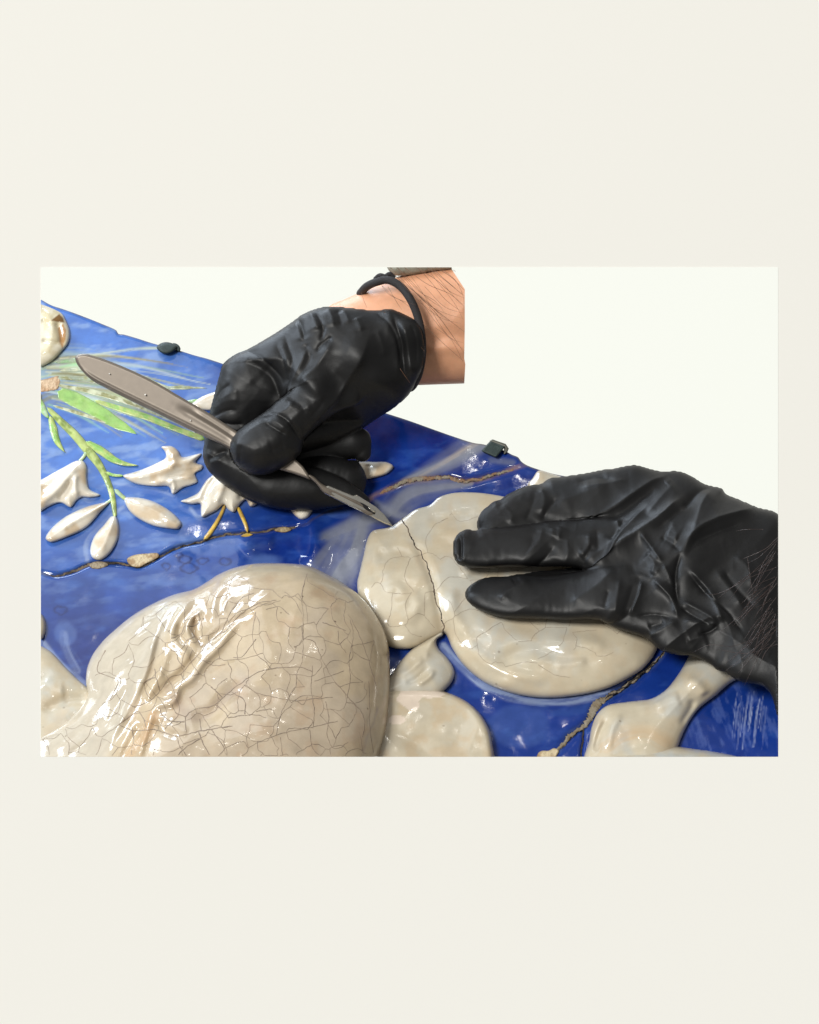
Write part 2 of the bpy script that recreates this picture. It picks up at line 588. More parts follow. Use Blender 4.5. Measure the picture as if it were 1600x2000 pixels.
GREENS = [([(60, 735), (150, 722), (250, 745), (330, 770)], [110, 110, 70, 10], lin(158, 176, 150), .85),
          ([(70, 790), (110, 775), (150, 790)], [40, 36, 10], lin(112, 112, 78), .8)]
_r = np.random.RandomState(33)
_pal = [lin(118, 112, 66), lin(150, 152, 108), lin(190, 198, 158), lin(150, 200, 140), lin(120, 148, 128), lin(170, 186, 198), lin(205, 205, 165), lin(132, 126, 92)]
for _k in range(64):
    _y = 694 + _r.rand() * 96
    _a = math.radians(-6 + (_y - 694) * .27 + (_r.rand() - .5) * 8)
    _l = 70 + _r.rand() * 230 * (1 if _y < 770 else .6)
    _x = 82 + _r.rand() * 90
    _b = math.radians(9 + _r.rand() * 8)
    _p = [(_x, _y), (_x + _l * .5 * math.cos(_a), _y + _l * .5 * math.sin(_a)), (_x + _l * (.5 * math.cos(_a) + .5 * math.cos(_a + _b)), _y + _l * (.5 * math.sin(_a) + .5 * math.sin(_a + _b)))]
    _w = 4.5 + _r.rand() * 7
    GREENS.append((_p, [_w * .5, _w, _w * .8, 2.2], _pal[_r.randint(len(_pal))], .45 + .4 * _r.rand()))
GREENS += [([(118, 717), (150, 712), (190, 716), (225, 724)], [6, 15, 12, 2], lin(150, 205, 140), .8),
           ([(240, 765), (300, 765), (350, 757), (400, 758)], [2, 9, 8, 1], lin(165, 162, 112), .8),
           ([(112, 690), (150, 700), (200, 700), (262, 682)], [1, 2, 2, 1.5], lin(90, 100, 130), .8)]


def ground_col(X, Y, d):
    n1 = fbm(X, Y, 90, 5, 1); n2 = fbm(X + Y * .4, Y * 2.2, 40, 4, 3); n3 = fbm(X, Y, 9, 3, 6)
    base = np.array([0.0065, 0.030, 0.20]); deep = np.array([0.003, 0.013, 0.125]); pale = np.array([0.035, 0.095, 0.33])
    c = mix(np.tile(base, (len(X), 1)), deep, sst(.45, .7, n1) * .8)
    c = mix(c, pale, sst(.50, .80, n2) * .32)
    # pale blue wash at the upper left, with the ceiling's reflected haze painted in
    left = sst(580, 280, X) * sst(1300, 860, Y)
    c = mix(c, np.array([0.062, 0.165, 0.50]), np.clip(left * (.50 + .7 * n2), 0, 1))
    c = mix(c, np.array([0.22, 0.33, 0.56]), left * sst(.48, .75, fbm(X * .35, Y + X * .15, 16, 4, 8)) * .6)
    grey = lin(122, 126, 138)
    # cloud strokes
    for pts, wd, op in [([(705, 1020), (690, 1070), (660, 1110), (640, 1150)], [60, 100, 110, 90], .95),
                        ([(640, 1050), (690, 1030), (740, 1015)], [40, 60, 50], .8),
                        ([(600, 1120), (630, 1085), (660, 1050)], [30, 26, 20], .4),
                        ([(950, 858), (900, 885), (840, 915), (790, 940)], [74, 62, 44, 20], .95),
                        ([(770, 1000), (800, 970), (860, 955), (920, 945)], [80, 66, 48, 16], .85),
                        ([(960, 900), (1000, 905)], 20, .45),
                        ([(735, 985), (770, 1005), (790, 1010)], 22, .6)]:
        m = stroke_mask(X, Y, pts, wd, 1.0, .25, 4, 120, 16)
        c = mix(c, grey, np.clip(m, 0, 1) * op)
    tan = lin(168, 155, 140)
    c = mix(c, tan, stroke_mask(X, Y, [(935, 862), (880, 895), (820, 930)], [16, 14, 5], .9, .4, 9) * .6)
    for k, (pts, wd, col, op) in enumerate(GREENS):
        c = mix(c, col, stroke_mask(X, Y, pts, wd, .9, .35, 10 + k, 140, 5) * op)
    # pale halo of bare white glaze round the lilies and the figures
    for pts, wd, op in [([(238, 990), (215, 1010), (170, 1060), (170, 1095)], 14, .35), ([(372, 995), (388, 1012), (420, 1000)], 14, .5),
                        ([(866, 1262), (900, 1302), (950, 1342), (1010, 1362), (1100, 1370), (1190, 1352)], 26, .55),
                        ([(85, 1258), (110, 1290), (160, 1338)], 24, .45), ([(125, 1240), (130, 1270), (150, 1310)], 30, .25),
                        ([(150, 960), (175, 980), (190, 968)], 10, .4), ([(225, 945), (300, 955), (340, 968)], 8, .3),
                        ([(1300, 1360), (1335, 1330), (1352, 1292)], 14, .35)]:
        c = mix(c, lin(160, 175, 200), stroke_mask(X, Y, pts, wd, .9, .5, 21, 50, 5) * op)
    # scraped white strokes at the lower right
    rs = np.random.RandomState(3)
    for k in range(22):
        x0 = 1428 + rs.rand() * 62; y0 = 1350 + rs.rand() * 45; y1 = min(1464, y0 + 25 + rs.rand() * 75)
        c = mix(c, lin(165, 178, 212), stroke_mask(X, Y, [(x0 + 8, y0), (x0 + 4, (y0 + y1) / 2), (x0, y1)], [1, 1.5 + rs.rand() * 4, 1.2], 1.0, .6, 30 + k, 40, 2) * (.2 + .45 * rs.rand()))
    c = mix(c, lin(90, 110, 170), sst(.55, .75, fbm(X * 1.6 - Y * .5, Y * .5, 14, 4, 12)) * sst(1310, 1360, Y) * sst(1300, 1380, X) * .35)
    # worn blue-grey patches
    for cx, cy, rx, ry, op in [(520, 1100, 45, 26, .30), (660, 1000, 26, 12, .15), (420, 1060, 60, 25, .2), (130, 1235, 26, 30, .2), (1010, 1420, 60, 40, .12)]:
        e = ((X - cx) / rx) ** 2 + ((Y - cy) / ry) ** 2 + (n1 - .5) * 1.6
        c = mix(c, lin(110, 140, 195), sst(1.1, .5, e) * op)
    # dark pooled glaze rings
    for cx, cy, r in [(360, 1092, 13), (395, 1096, 11), (370, 1110, 17), (438, 1097, 12), (350, 1085, 8), (120, 1192, 14), (325, 1106, 9)]:
        e = np.sqrt(((X - cx) / 1.6) ** 2 + (Y - cy) ** 2) + (n3 - .5) * 7
        c = mix(c, np.array([.006, .014, .09]), np.exp(-((e - r * .55) / 1.8) ** 2) * .75)
    # rust and bare clay along the broken edge and the seams
    for pts, wd, col, op in [(CR2, 17, lin(150, 118, 92), .55), (CR1, 7, lin(70, 62, 60), .6), (CR4, 18, lin(70, 90, 130), .5), (TOP, 5, lin(110, 105, 100), .7)]:
        c = mix(c, col, stroke_mask(X, Y, pts, wd, .9, .5, 41, 20, 5) * op)
    return c


build('blue_ground', GROUND, M_blue, relief, lambda x, y, d: ground_z(x, y) - 5 * (1 - dome(d, 7)), lambda x, y: zp(y) - 95, ground_col, step=2.2, wall=True)

# --- cream figures
WHITE = lin(208, 196, 171) * 0.80
COOL = lin(198, 199, 192) * 0.80
WARM = lin(206, 186, 155) * 0.80


def cream_col(seed, cool=.4, warm=.4):
    def f(X, Y, d):
        n = fbm(X, Y, 70, 4, seed); n2 = fbm(X, Y, 26, 4, seed + 3)
        c = mix(np.tile(WHITE, (len(X), 1)), COOL, sst(.42, .68, n) * cool * 1.6)
        c = mix(c, WARM, sst(.45, .7, n2) * warm)
        c = mix(c, lin(165, 168, 172) * .8, sst(5, 0, d) * .3)       # glaze thins to the blue at the rim
        return c
    return f


HEAD = [(20, 1470), (80, 1441), (105, 1427), (130, 1411), (150, 1390), (166, 1371), (172, 1356), (168, 1332), (170, 1306), (181, 1279), (201, 1252), (230, 1225), (262, 1200), (300, 1178), (340, 1161), (378, 1151), (400, 1139), (428, 1121), (460, 1108), (494, 1101), (556, 1100), (603, 1105), (631, 1117), (666, 1136), (697, 1158), (728, 1192), (750, 1230), (759, 1261), (762, 1299), (761, 1361), (754, 1424), (739, 1478), (715, 1560), (600, 1640), (200, 1650), (0, 1600)]
HEADP = spline(HEAD, True, 5)
HEAD_FOLDS = [
    ([(640, 1136), (590, 1134), (540, 1150), (505, 1175), (480, 1205)], 7, 30, 8),                       # hem of the veil over the brow
    ([(496, 1180), (462, 1216), (424, 1266), (397, 1293), (374, 1325), (350, 1343), (338, 1370), (306, 1379), (294, 1395), (292, 1425)], 13, 8, 14),
    ([(450, 1135), (430, 1150), (419, 1170), (415, 1222)], 10, 9, 10),
    ([(405, 1190), (388, 1197), (367, 1219), (367, 1238), (379, 1257), (392, 1266)], 11, 7),
    ([(385, 1170), (367, 1183), (342, 1214), (334, 1246), (350, 1262), (366, 1282), (363, 1303)], 12, 9),
    ([(345, 1180), (329, 1196), (302, 1246), (288, 1300), (266, 1354), (241, 1401), (215, 1460)], 12, 9, 11),
    ([(331, 1265), (320, 1293), (311, 1336)], 9, 9),
    ([(300, 1255), (275, 1300), (253, 1354), (225, 1412), (190, 1478)], 8, 8),
    ([(300, 1390), (285, 1426), (268, 1490)], 14, 9),
    ([(250, 1225), (215, 1265), (205, 1310)], 5, 18),
    ([(235, 1320), (200, 1370), (150, 1425), (90, 1480)], 12, 16),
    ([(400, 1262), (428, 1235), (464, 1210), (500, 1190)], -11, 8),
    ([(383, 1200), (379, 1232), (394, 1262)], -11, 5),
    ([(396, 1268), (374, 1291), (354, 1316), (318, 1346), (300, 1368), (285, 1392)], -14, 8),
    ([(353, 1215), (350, 1240), (362, 1262)], -9, 6),
    ([(316, 1230), (306, 1270), (296, 1310), (270, 1370)], -9, 6),
    ([(262, 1330), (240, 1370), (205, 1430)], -10, 10),
    ([(283, 1410), (262, 1440), (235, 1490)], -16, 9),
    ([(480, 1330), (440, 1362), (410, 1395), (370, 1405)], -10, 18),
    ([(312, 1400), (318, 1425), (350, 1440)], -10, 8),
    ([(560, 1270), (500, 1310), (455, 1350)], 4, 30),
    ([(740, 1200), (752, 1300), (735, 1420), (705, 1500)], -3, 12),
    ([(560, 1420), (470, 1440), (400, 1470)], 5, 22),
    ([(205, 1300), (255, 1240), (330, 1190), (390, 1160)], 3.5, 6, 9), ([(225, 1290), (270, 1245), (330, 1205)], 3, 5), ([(240, 1300), (275, 1262), (315, 1222)], -3, 5),
    ([(215, 1330), (240, 1305), (262, 1290)], 3, 6), ([(430, 1128), (470, 1118), (530, 1116), (600, 1124)], 2.5, 7), ([(440, 1142), (500, 1130), (560, 1128)], -2, 6),
    ([(455, 1160), (440, 1180), (436, 1205)], 5, 6), ([(470, 1170), (455, 1195)], -4, 5), ([(318, 1300), (300, 1340), (280, 1370)], 6, 6), ([(345, 1350), (322, 1362), (300, 1372)], -5, 6),
    ([(330, 1400), (345, 1420), (370, 1430)], 5, 10), ([(400, 1330), (430, 1310), (470, 1290)], 3, 10), ([(200, 1420), (170, 1450), (130, 1478)], -5, 7), ([(250, 1385), (228, 1425), (210, 1470)], 6, 6),
]


def head_edge(x, y):
    a = 0.62 * zp(y) + 45; b = zp(y) + 30
    return .5 * (a + b + np.sqrt((a - b) ** 2 + 400))


def head_front(x, y, d):
    x = np.asarray(x, float); y = np.asarray(y, float)
    h = head_edge(x, y) + 205 * dome(d, 260) * (.30 + .70 * sst(60, 330, x))
    h = h + .92 * crease(x, y, HEAD_FOLDS) + (fbm(x, y, 80, 3, 11) - .5) * 12 * sst(0, 30, d)
    # flat neck ribbon and veil band step
    return h


def head_surf(x, y):
    s, _, _ = sdf(x, y, HEADP)
    return head_front(np.ravel(x), np.ravel(y), np.maximum(-s, 0))


def head_col(X, Y, d):
    n = fbm(X, Y, 90, 4, 14); n2 = fbm(X, Y, 30, 4, 15)
    c = np.tile(lin(205, 186, 156) * .80, (len(X), 1))
    c = mix(c, lin(201, 184, 160) * .80, sst(.4, .65, n))
    c = mix(c, lin(192, 164, 134) * .80, sst(.55, .8, n2) * .5)
    veil = sst(24, 4, (X - 300) * .62 + (Y - 1230) * .30 - 5)
    c = mix(c, lin(205, 196, 178) * .80, veil * .75)
    m = stroke_mask(X, Y, [(250, 1478), (280, 1440), (300, 1400)], 40, .9, .2, 3)  # warm light in the lower fold pocket, painted as orange colour
    c = mix(c, lin(208, 160, 108) * .80, m * .5)
    m = stroke_mask(X, Y, [(480, 1330), (430, 1370), (380, 1400), (330, 1345)], 36, .9, .2, 3)
    c = mix(c, lin(172, 150, 132) * .80, m * .5)
    m = stroke_mask(X, Y, [(380, 1205), (382, 1240), (396, 1262)], 10, .9, .0, 3)  # shade of the fold pocket painted in as a brown line
    c = mix(c, lin(140, 108, 70) * .80, m * .6)
    top = stroke_mask(X, Y, [(440, 1118), (500, 1110), (570, 1110), (630, 1124), (700, 1172)], 44, .9, .3, 3)
    c = mix(c, lin(196, 188, 168) * .80, top * .6)
    return c


head = build('veiled_head', HEAD, M_head, relief, head_front, lambda x, y: zp(y) - 12, head_col, step=2.0)

# craquelure of the head: traced main cracks plus a finer random net
TR = [
    [(496, 1158), (476, 1166), (452, 1194), (430, 1236), (400, 1262), (396, 1270), (374, 1292), (354, 1316), (335, 1322), (312, 1350), (290, 1370), (262, 1380)],
    [(540, 1172), (505, 1178), (470, 1200), (440, 1232), (425, 1240)],
    [(334, 1246), (352, 1240), (363, 1222), (379, 1240), (392, 1262)],
    [(366, 1222), (380, 1223), (390, 1212), (388, 1197)],
    [(334, 1270), (345, 1273), (358, 1264), (366, 1250), (380, 1243)],
    [(312, 1350), (304, 1324), (282, 1334), (290, 1360), (296, 1366)],
    [(304, 1324), (302, 1306)], [(354, 1316), (362, 1330)], [(345, 1276), (350, 1292), (361, 1303)],
    [(500, 1248), (470, 1284), (456, 1284)], [(396, 1290), (417, 1299), (440, 1298)],
    [(445, 1292), (452, 1310), (450, 1322), (462, 1336)],
    [(600, 1120), (590, 1160), (592, 1200), (592, 1240), (590, 1290), (580, 1315), (578, 1340)],
    [(592, 1246), (612, 1252), (630, 1290), (650, 1325), (680, 1362), (705, 1390), (712, 1410), (708, 1440)],
    [(556, 1156), (575, 1172), (590, 1200)],
    [(500, 1195), (494, 1230), (498, 1272), (520, 1294), (530, 1306)],
    [(300, 1424), (328, 1433), (345, 1438), (380, 1430), (412, 1424), (454, 1418)],
    [(232, 1415), (258, 1426), (300, 1424)], [(258, 1426), (262, 1445)], [(232, 1415), (262, 1394), (275, 1394), (285, 1420)],
    [(312, 1384), (318, 1398), (337, 1409), (361, 1410)], [(337, 1409), (322, 1424)], [(362, 1400), (364, 1430)],
    [(362, 1400), (378, 1386), (400, 1382), (420, 1376), (436, 1362), (450, 1350), (470, 1335), (505, 1312), (540, 1305), (590, 1304), (610, 1312)],
    [(362, 1400), (344, 1392), (336, 1376)], [(390, 1404), (393, 1428)], [(420, 1376), (440, 1392), (446, 1402)],
    [(446, 1402), (470, 1398), (500, 1396), (520, 1402)], [(450, 1350), (478, 1370), (478, 1395)],
    [(434, 1362), (420, 1348), (412, 1342)], [(345, 1438), (350, 1455), (366, 1478)],
    [(388, 1430), (400, 1458), (410, 1476)], [(345, 1478), (362, 1460), (392, 1443)], [(412, 1424), (432, 1452), (438, 1462), (425, 1478)],
    [(438, 1462), (475, 1448), (485, 1460), (500, 1452), (560, 1430), (620, 1418), (660, 1408)],
    [(500, 1390), (530, 1386), (540, 1400)], [(578, 1340), (560, 1370), (546, 1402), (540, 1435)],
    [(476, 1337), (500, 1352), (540, 1362), (575, 1368), (600, 1366), (650, 1362)],
    [(614, 1330), (640, 1322), (672, 1310)], [(684, 1210), (690, 1240), (682, 1290), (684, 1330), (678, 1364)],
    [(680, 1200), (700, 1236), (720, 1290), (735, 1340)], [(720, 1330), (722, 1370), (722, 1420), (730, 1470)],
    [(610, 1300), (608, 1345), (614, 1390), (612, 1420)], [(636, 1370), (642, 1400), (640, 1440), (655, 1462), (680, 1450)],
    [(600, 1360), (592, 1375), (578, 1368)], [(548, 1440), (552, 1478)], [(605, 1425), (610, 1460), (628, 1478)],
    [(630, 1216), (650, 1222), (676, 1232)], [(660, 1232), (662, 1255), (676, 1275)], [(520, 1190), (545, 1185), (565, 1200)],
    [(200, 1395), (215, 1400), (230, 1392)], [(206, 1270), (190, 1310), (230, 1330), (215, 1365)],
]


def crack_lines(name, lines, surf, widths, mat, parent, off=0.35, seed=0):
    r = np.random.RandomState(seed)
    A = []; B = []; Cc = []; ns = []
    for i, l in enumerate(lines):
        p = spline(l, False, 7)
        p[1:-1] += (r.rand(len(p) - 2, 2) - .5) * 1.7
        p = spline(p, False, 3)
        p = p[(p[:, 0] > 82) & (p[:, 0] < 1518) & (p[:, 1] > 524) & (p[:, 1] < 1476)]
        if len(p) < 3:
            continue
        t = np.gradient(p, axis=0); t /= np.linalg.norm(t, axis=1)[:, None] + 1e-9
        nr = np.stack([-t[:, 1], t[:, 0]], 1)
        wd = widths[i] * (.35 + 1.3 * fbm(p[:, 0] + 50 * i, p[:, 1], 18, 3, seed)) * (.7 + .6 * r.rand(len(p)))
        A.append(p + nr * wd[:, None] / 2); B.append(p - nr * wd[:, None] / 2); Cc.append(p); ns.append(len(p))
    al = np.concatenate(A + Cc + B)
    z = surf(al[:, 0], al[:, 1]) + off
    N = sum(ns)
    a, c, b = al[:N], al[N:2 * N], al[2 * N:]
    za, zc, zb = z[:N], z[N:2 * N] + .15, z[2 * N:]
    zl = np.minimum(np.minimum(za, zb), zc) - 2
    V = np.concatenate([P(a[:, 0], a[:, 1], za), P(c[:, 0], c[:, 1], zc), P(b[:, 0], b[:, 1], zb), P(c[:, 0], c[:, 1], zl)])
    FF = []; o = 0
    for n in ns:
        for k in range(o, o + n - 1):
            for u, v in ((0, 1), (1, 2), (2, 3), (3, 0)):
                FF.append((u * N + k, u * N + k + 1, v * N + k + 1, v * N + k))
        o += n
    return mesh_obj(name, V, FF, mat, parent)


def net(poly, spacing, seed, avoid=None, keep=.7):
    """random crack net: edges of the Voronoi cells of jittered points"""
    r = np.random.RandomState(seed)
    x0, y0 = poly.min(0)[:2]; x1, y1 = poly.max(0)[:2]
    pts = []
    for yy in np.arange(y0, y1, spacing):
        for xx in np.arange(x0, x1, spacing):
            pts.append((xx + (r.rand() - .5) * spacing * 1.15, yy + (r.rand() - .5) * spacing * 1.15))
    vs, _, fs = delaunay_2d_cdt([Vector(p) for p in pts], [], [], 0, 1e-5)[:3]
    cc = []; em = {}
    for fi, f in enumerate(fs):
        a, b, c = (vs[i] for i in f)
        d = 2 * (a.x * (b.y - c.y) + b.x * (c.y - a.y) + c.x * (a.y - b.y))
        if abs(d) < 1e-6:
            cc.append(None); continue
        ux = ((a.length_squared) * (b.y - c.y) + b.length_squared * (c.y - a.y) + c.length_squared * (a.y - b.y)) / d
        uy = ((a.length_squared) * (c.x - b.x) + b.length_squared * (a.x - c.x) + c.length_squared * (b.x - a.x)) / d
        cc.append((ux, uy))
        for i in range(3):
            k = tuple(sorted((f[i], f[(i + 1) % 3])))
            em.setdefault(k, []).append(fi)
    out = []
    for k, v in em.items():
        if len(v) == 2 and cc[v[0]] and cc[v[1]]:
            a = np.array(cc[v[0]]); b = np.array(cc[v[1]])
            L = np.linalg.norm(a - b)
            if 6 < L < spacing * 2 and r.rand() < keep:
                m = (a + b) / 2 + (r.rand(2) - .5) * L * .5
                if inside(np.array([a[0], b[0], m[0]]), np.array([a[1], b[1], m[1]]), poly).all():
                    if avoid is None or seg_dist(np.array([m[0]]), np.array([m[1]]), avoid, False)[0][0] > 4:
                        out.append([tuple(a), tuple(m), tuple(b)])
    return out


inner = HEADP.copy(); cen = np.array([470, 1330.]); inner = cen + (inner - cen) * .955
crack_lines('craquelure', TR, head_surf, [1.45 if np.mean([q[0] for q in l]) < 480 else 1.1 for l in TR], M_crack, head, seed=3)
NB = net(inner, 40, 5, keep=.9)
crack_lines('craquelure', NB, head_surf, [.85] * len(NB), M_crack, head, seed=4)


def pad_shape(name, outline, H, R, edge, folds, mat, seed, cool=.4, warm=.4, step=2.5, plateau=2.0, und=8, back=14, parent=None, col=None, hmod=None):
    def fr(x, y, d):
        return zp(y) + edge + H * (hmod(x, y) if hmod else 1) * dome(d, R, plateau) + crease(x, y, folds) * sst(0, 14, d) + (fbm(x, y, 48, 2, seed) - .5) * und * sst(0, 25, d)
    ob = build(name, outline, mat, parent or relief, fr, lambda x, y: zp(y) - back, col or cream_col(seed, cool, warm), step=step)
    pl = spline(outline, True, 5)

    def surf(x, y):
        x = np.ravel(x); y = np.ravel(y)
        s, _, _ = sdf(x, y, pl)
        return fr(x, y, np.maximum(-s, 0))
    return ob, surf, pl


BODY = [(788, 1012), (812, 995), (840, 986), (856, 972), (884, 963), (930, 962), (985, 970), (1060, 990), (1180, 1010), (1290, 1080), (1310, 1180), (1283, 1270), (1258, 1304), (1230, 1323), (1190, 1343), (1130, 1358), (1060, 1363), (1000, 1354), (950, 1335), (908, 1302), (884, 1268), (868, 1236), (860, 1240), (845, 1247), (815, 1263), (790, 1268), (758, 1262), (730, 1235), (705, 1180), (697, 1142), (702, 1118), (710, 1085), (718, 1052), (728, 1037), (762, 1029)]
torso, torso_surf, TP = pad_shape('figure_torso', BODY, 56, 85, 3, [
    ([(800, 1040), (822, 1082), (842, 1127), (851, 1165), (862, 1210), (868, 1250)], -8, 9), ([(730, 1130), (760, 1120), (800, 1125), (830, 1150)], 5, 16), ([(750, 1160), (775, 1145), (790, 1170), (775, 1190)], 5, 11), ([(800, 1150), (815, 1180), (805, 1210)], 5, 12),
    ([(730, 1085), (780, 1080), (815, 1092)], -6, 12), ([(740, 1215), (790, 1225), (835, 1215)], -4, 12),
    ([(880, 990), (930, 985), (985, 995)], 5, 14), ([(830, 1010), (880, 1012), (930, 1005)], -6, 10), ([(850, 1035), (905, 1045), (940, 1020)], 5, 14),
    ([(880, 1140), (885, 1200), (915, 1250)], 10, 14), ([(900, 1130), (925, 1100), (900, 1080)], 8, 10),
    ([(905, 1215), (930, 1275), (1000, 1315), (1080, 1330)], 7, 12), ([(1070, 1262), (1120, 1250), (1170, 1262), (1160, 1285)], 5, 13),
    ([(960, 1290), (1040, 1270), (1120, 1285), (1200, 1275)], -7, 12), ([(1080, 1300), (1150, 1290)], 5, 8)], M_white, 21, .35, .35, hmod=lambda x, y: .30 + .70 * sst(970, 1190, y))
pad_shape('figure_shoulder', [(1030, 948), (1040, 934), (1052, 919), (1075, 924), (1095, 930), (1180, 950), (1180, 1000), (1060, 985)], 24, 40, 0, [], M_white, 26, .2, .6)
SMALL = [(740, 1340), (763, 1318), (782, 1292), (800, 1272), (820, 1257), (848, 1240), (864, 1232), (866, 1240), (853, 1250), (855, 1264), (872, 1283), (884, 1300), (888, 1314), (884, 1330), (872, 1345), (858, 1356), (830, 1360), (740, 1362)]
pad_shape('figure_foot', SMALL, 44, 46, 3, [([(775, 1322), (800, 1308), (830, 1285)], 8, 7), ([(790, 1335), (815, 1325), (840, 1300)], -6, 6), ([(800, 1300), (840, 1268)], 5, 8), ([(815, 1338), (840, 1320), (848, 1305)], 7, 6)], M_white, 28, .45, .2)
HALO = [(700, 1352), (763, 1345), (800, 1344), (836, 1345), (862, 1349), (892, 1359), (920, 1376), (944, 1402), (958, 1431), (963, 1458), (966, 1480), (970, 1560), (690, 1560)]


def halo_col(X, Y, d):
    c = cream_col(31, .1, .75)(X, Y, d)
    n = fbm(X, Y, 22, 4, 33)
    for cx, cy, rx, ry in [(800, 1362, 26, 17), (840, 1356, 28, 9), (808, 1376, 13, 12), (775, 1406, 16, 9)]:
        e = ((X - cx) / rx) ** 2 + ((Y - cy) / ry) ** 2 + (n - .5) * 1.5
        c = mix(c, lin(226, 210, 192) * .85, sst(1.04, .96, e))
    return c


pad_shape('halo', HALO, 36, 15, 6, [([(790, 1478), (850, 1420), (930, 1440)], -10, 50)], M_white, 31, .1, .7, plateau=2.4, und=3, col=halo_col)
ARM = [(1330, 1309), (1346, 1279), (1360, 1250), (1440, 1270), (1470, 1310), (1440, 1327), (1427, 1334), (1399, 1358), (1366, 1384), (1347, 1409), (1332, 1439), (1325, 1458), (1310, 1500), (1140, 1520), (1141, 1478), (1150, 1450), (1156, 1418), (1168, 1393), (1186, 1378), (1230, 1370), (1273, 1364), (1297, 1350), (1313, 1333)]


def arm_col(X, Y, d):
    c = cream_col(35, .45, .3)(X, Y, d)
    c = mix(c, lin(214, 176, 128) * .8, stroke_mask(X, Y, [(1185, 1462), (1215, 1440), (1265, 1432), (1300, 1450)], 46, 1.0, .2, 5) * .4)
    return c


pad_shape('figure_arm', ARM, 52, 62, 3, [([(1175, 1400), (1160, 1430), (1150, 1470)], 9, 8), ([(1190, 1398), (1172, 1430), (1160, 1470)], -8, 6), ([(1215, 1392), (1196, 1425), (1188, 1470)], 5, 7), ([(1240, 1385), (1290, 1375), (1330, 1352)], 5, 12),
                                       ([(1340, 1325), (1365, 1340), (1380, 1360)], 10, 11), ([(1350, 1362), (1352, 1378), (1330, 1420)], -8, 8), ([(1280, 1380), (1330, 1360)], 6, 16)], M_white, 35, col=arm_col)
pad_shape('figure_knee', [(1130, 1500), (1160, 1476), (1200, 1464), (1250, 1459), (1310, 1457), (1352, 1462), (1400, 1469), (1442, 1478), (1500, 1500), (1500, 1560), (1120, 1560)], 70, 60, 8, [], M_white, 37, .7, .3)
pad_shape('halo', [(40, 1240), (80, 1261), (100, 1273), (130, 1305), (158, 1332), (176, 1346), (230, 1390), (230, 1470), (80, 1500), (20, 1480)], 26, 40, 2, [([(80, 1330), (110, 1350), (130, 1350)], 9, 16), ([(80, 1390), (130, 1366), (180, 1365)], -7, 10)], M_white, 38, .5, .5)
pad_shape('figure_edge', [(60, 1195), (80, 1198), (87, 1208), (90, 1222), (87, 1240), (80, 1251), (60, 1255)], 24, 14, 2, [], M_white, 39, .1, .8)

# craquelure on the other figures
for ob, sf, pl, sp, sd_ in ((torso, torso_surf, TP, 48, 8),):
    q = pl.mean(0) + (pl - pl.mean(0)) * .93
    nb = net(q, sp, sd_, keep=.75)
    crack_lines('craquelure', nb, sf, [.55] * len(nb), M_crack, ob, seed=sd_)


# --- seams and cracks with their filler
def top_surf(x, y):
    x = np.ravel(x); y = np.ravel(y)
    z = zp(y) + (fbm(x, y, 130, 2, 2) - .5) * 12 + (fbm(x, y, 40, 2, 5) - .5) * 1.6
    return z


def body_surf(x, y):
    return np.maximum(torso_surf(x, y), top_surf(x, y))


def seam(name, pts, width, lift, cols, seed, surf=top_surf, off=-5.4, jitter=.6):
    q = np.array(pts, float)
    q = spline(q, False, 9)
    r = np.random.RandomState(seed)
    q[1:-1] += (r.rand(len(q) - 2, 2) - .5) * 4.4
    V, F = ribbon(q, width, surf, off, lift, jitter=jitter, seed=seed, hnoise=.5)
    V[:, 0] = np.clip(V[:, 0], 80, 1520); V[:, 1] = np.clip(V[:, 1], 522, 1478)
    n = fbm(V[:, 0], V[:, 1], 12, 4, seed)
    c = mix(np.tile(cols[0], (len(V), 1)), cols[1], sst(.35, .65, n))
    return mesh_obj(name, P(V[:, 0], V[:, 1], V[:, 2]), F, M_mortar, relief, c)


tanA = lin(160, 150, 132) * .70; tanB = lin(122, 106, 88) * .75; dk = lin(62, 54, 48) * .7; ru = lin(150, 116, 88) * .75
seam('crack_seam', CR1, [5, 6, 5, 7, 9, 5, 5, 4, 5, 4, 4, 4, 5, 4, 5, 7, 6, 5, 7, 7], 1.6, (dk, tanB), 1)
seam('crack_seam', CR2, [14, 9, 9, 10, 9, 9, 7, 6, 7, 7], 2.5, (ru, tanA), 2)
seam('crack_seam', [(730, 972), (748, 975), (762, 990)], [8, 9, 3], 3, (ru, tanA), 3)
seam('crack_seam', CR4, [6, 8, 5, 8, 5, 11, 25, 12, 7, 11, 7, 9], 4.6, (tanA, lin(140, 124, 100) * .75), 4)
seam('crack_seam', CR4[:6], [2.4] * 4, 2.2, (dk, dk), 5, off=-.4)
seam('crack_seam', CR5, [4, 4, 3, 4], 1.0, (dk, dk), 6)
seam('crack_seam', CR3, [2.0, 2.4, 1.7, 2.4, 2.8, 2, 2.4], .5, (dk, tanB), 7, surf=body_surf, off=.1)


def chip(outline, seed, cols=(lin(214, 196, 160) * .85, lin(180, 150, 112) * .8), lift=2):
    def cf(X, Y, d):
        n = fbm(X, Y, 10, 4, seed)
        c = mix(np.tile(cols[0], (len(X), 1)), cols[1], sst(.45, .7, n))
        return mix(c, lin(120, 96, 70) * .8, sst(3, 0, d) * .6)
    return build('bare_chip', outline, M_mortar, relief, lambda x, y, d: top_surf(x, y) + lift * dome(d, 5) + (fbm(x, y, 7, 3, seed) - .5) * 3, lambda x, y: zp(y) - 12, cf, step=1.5)


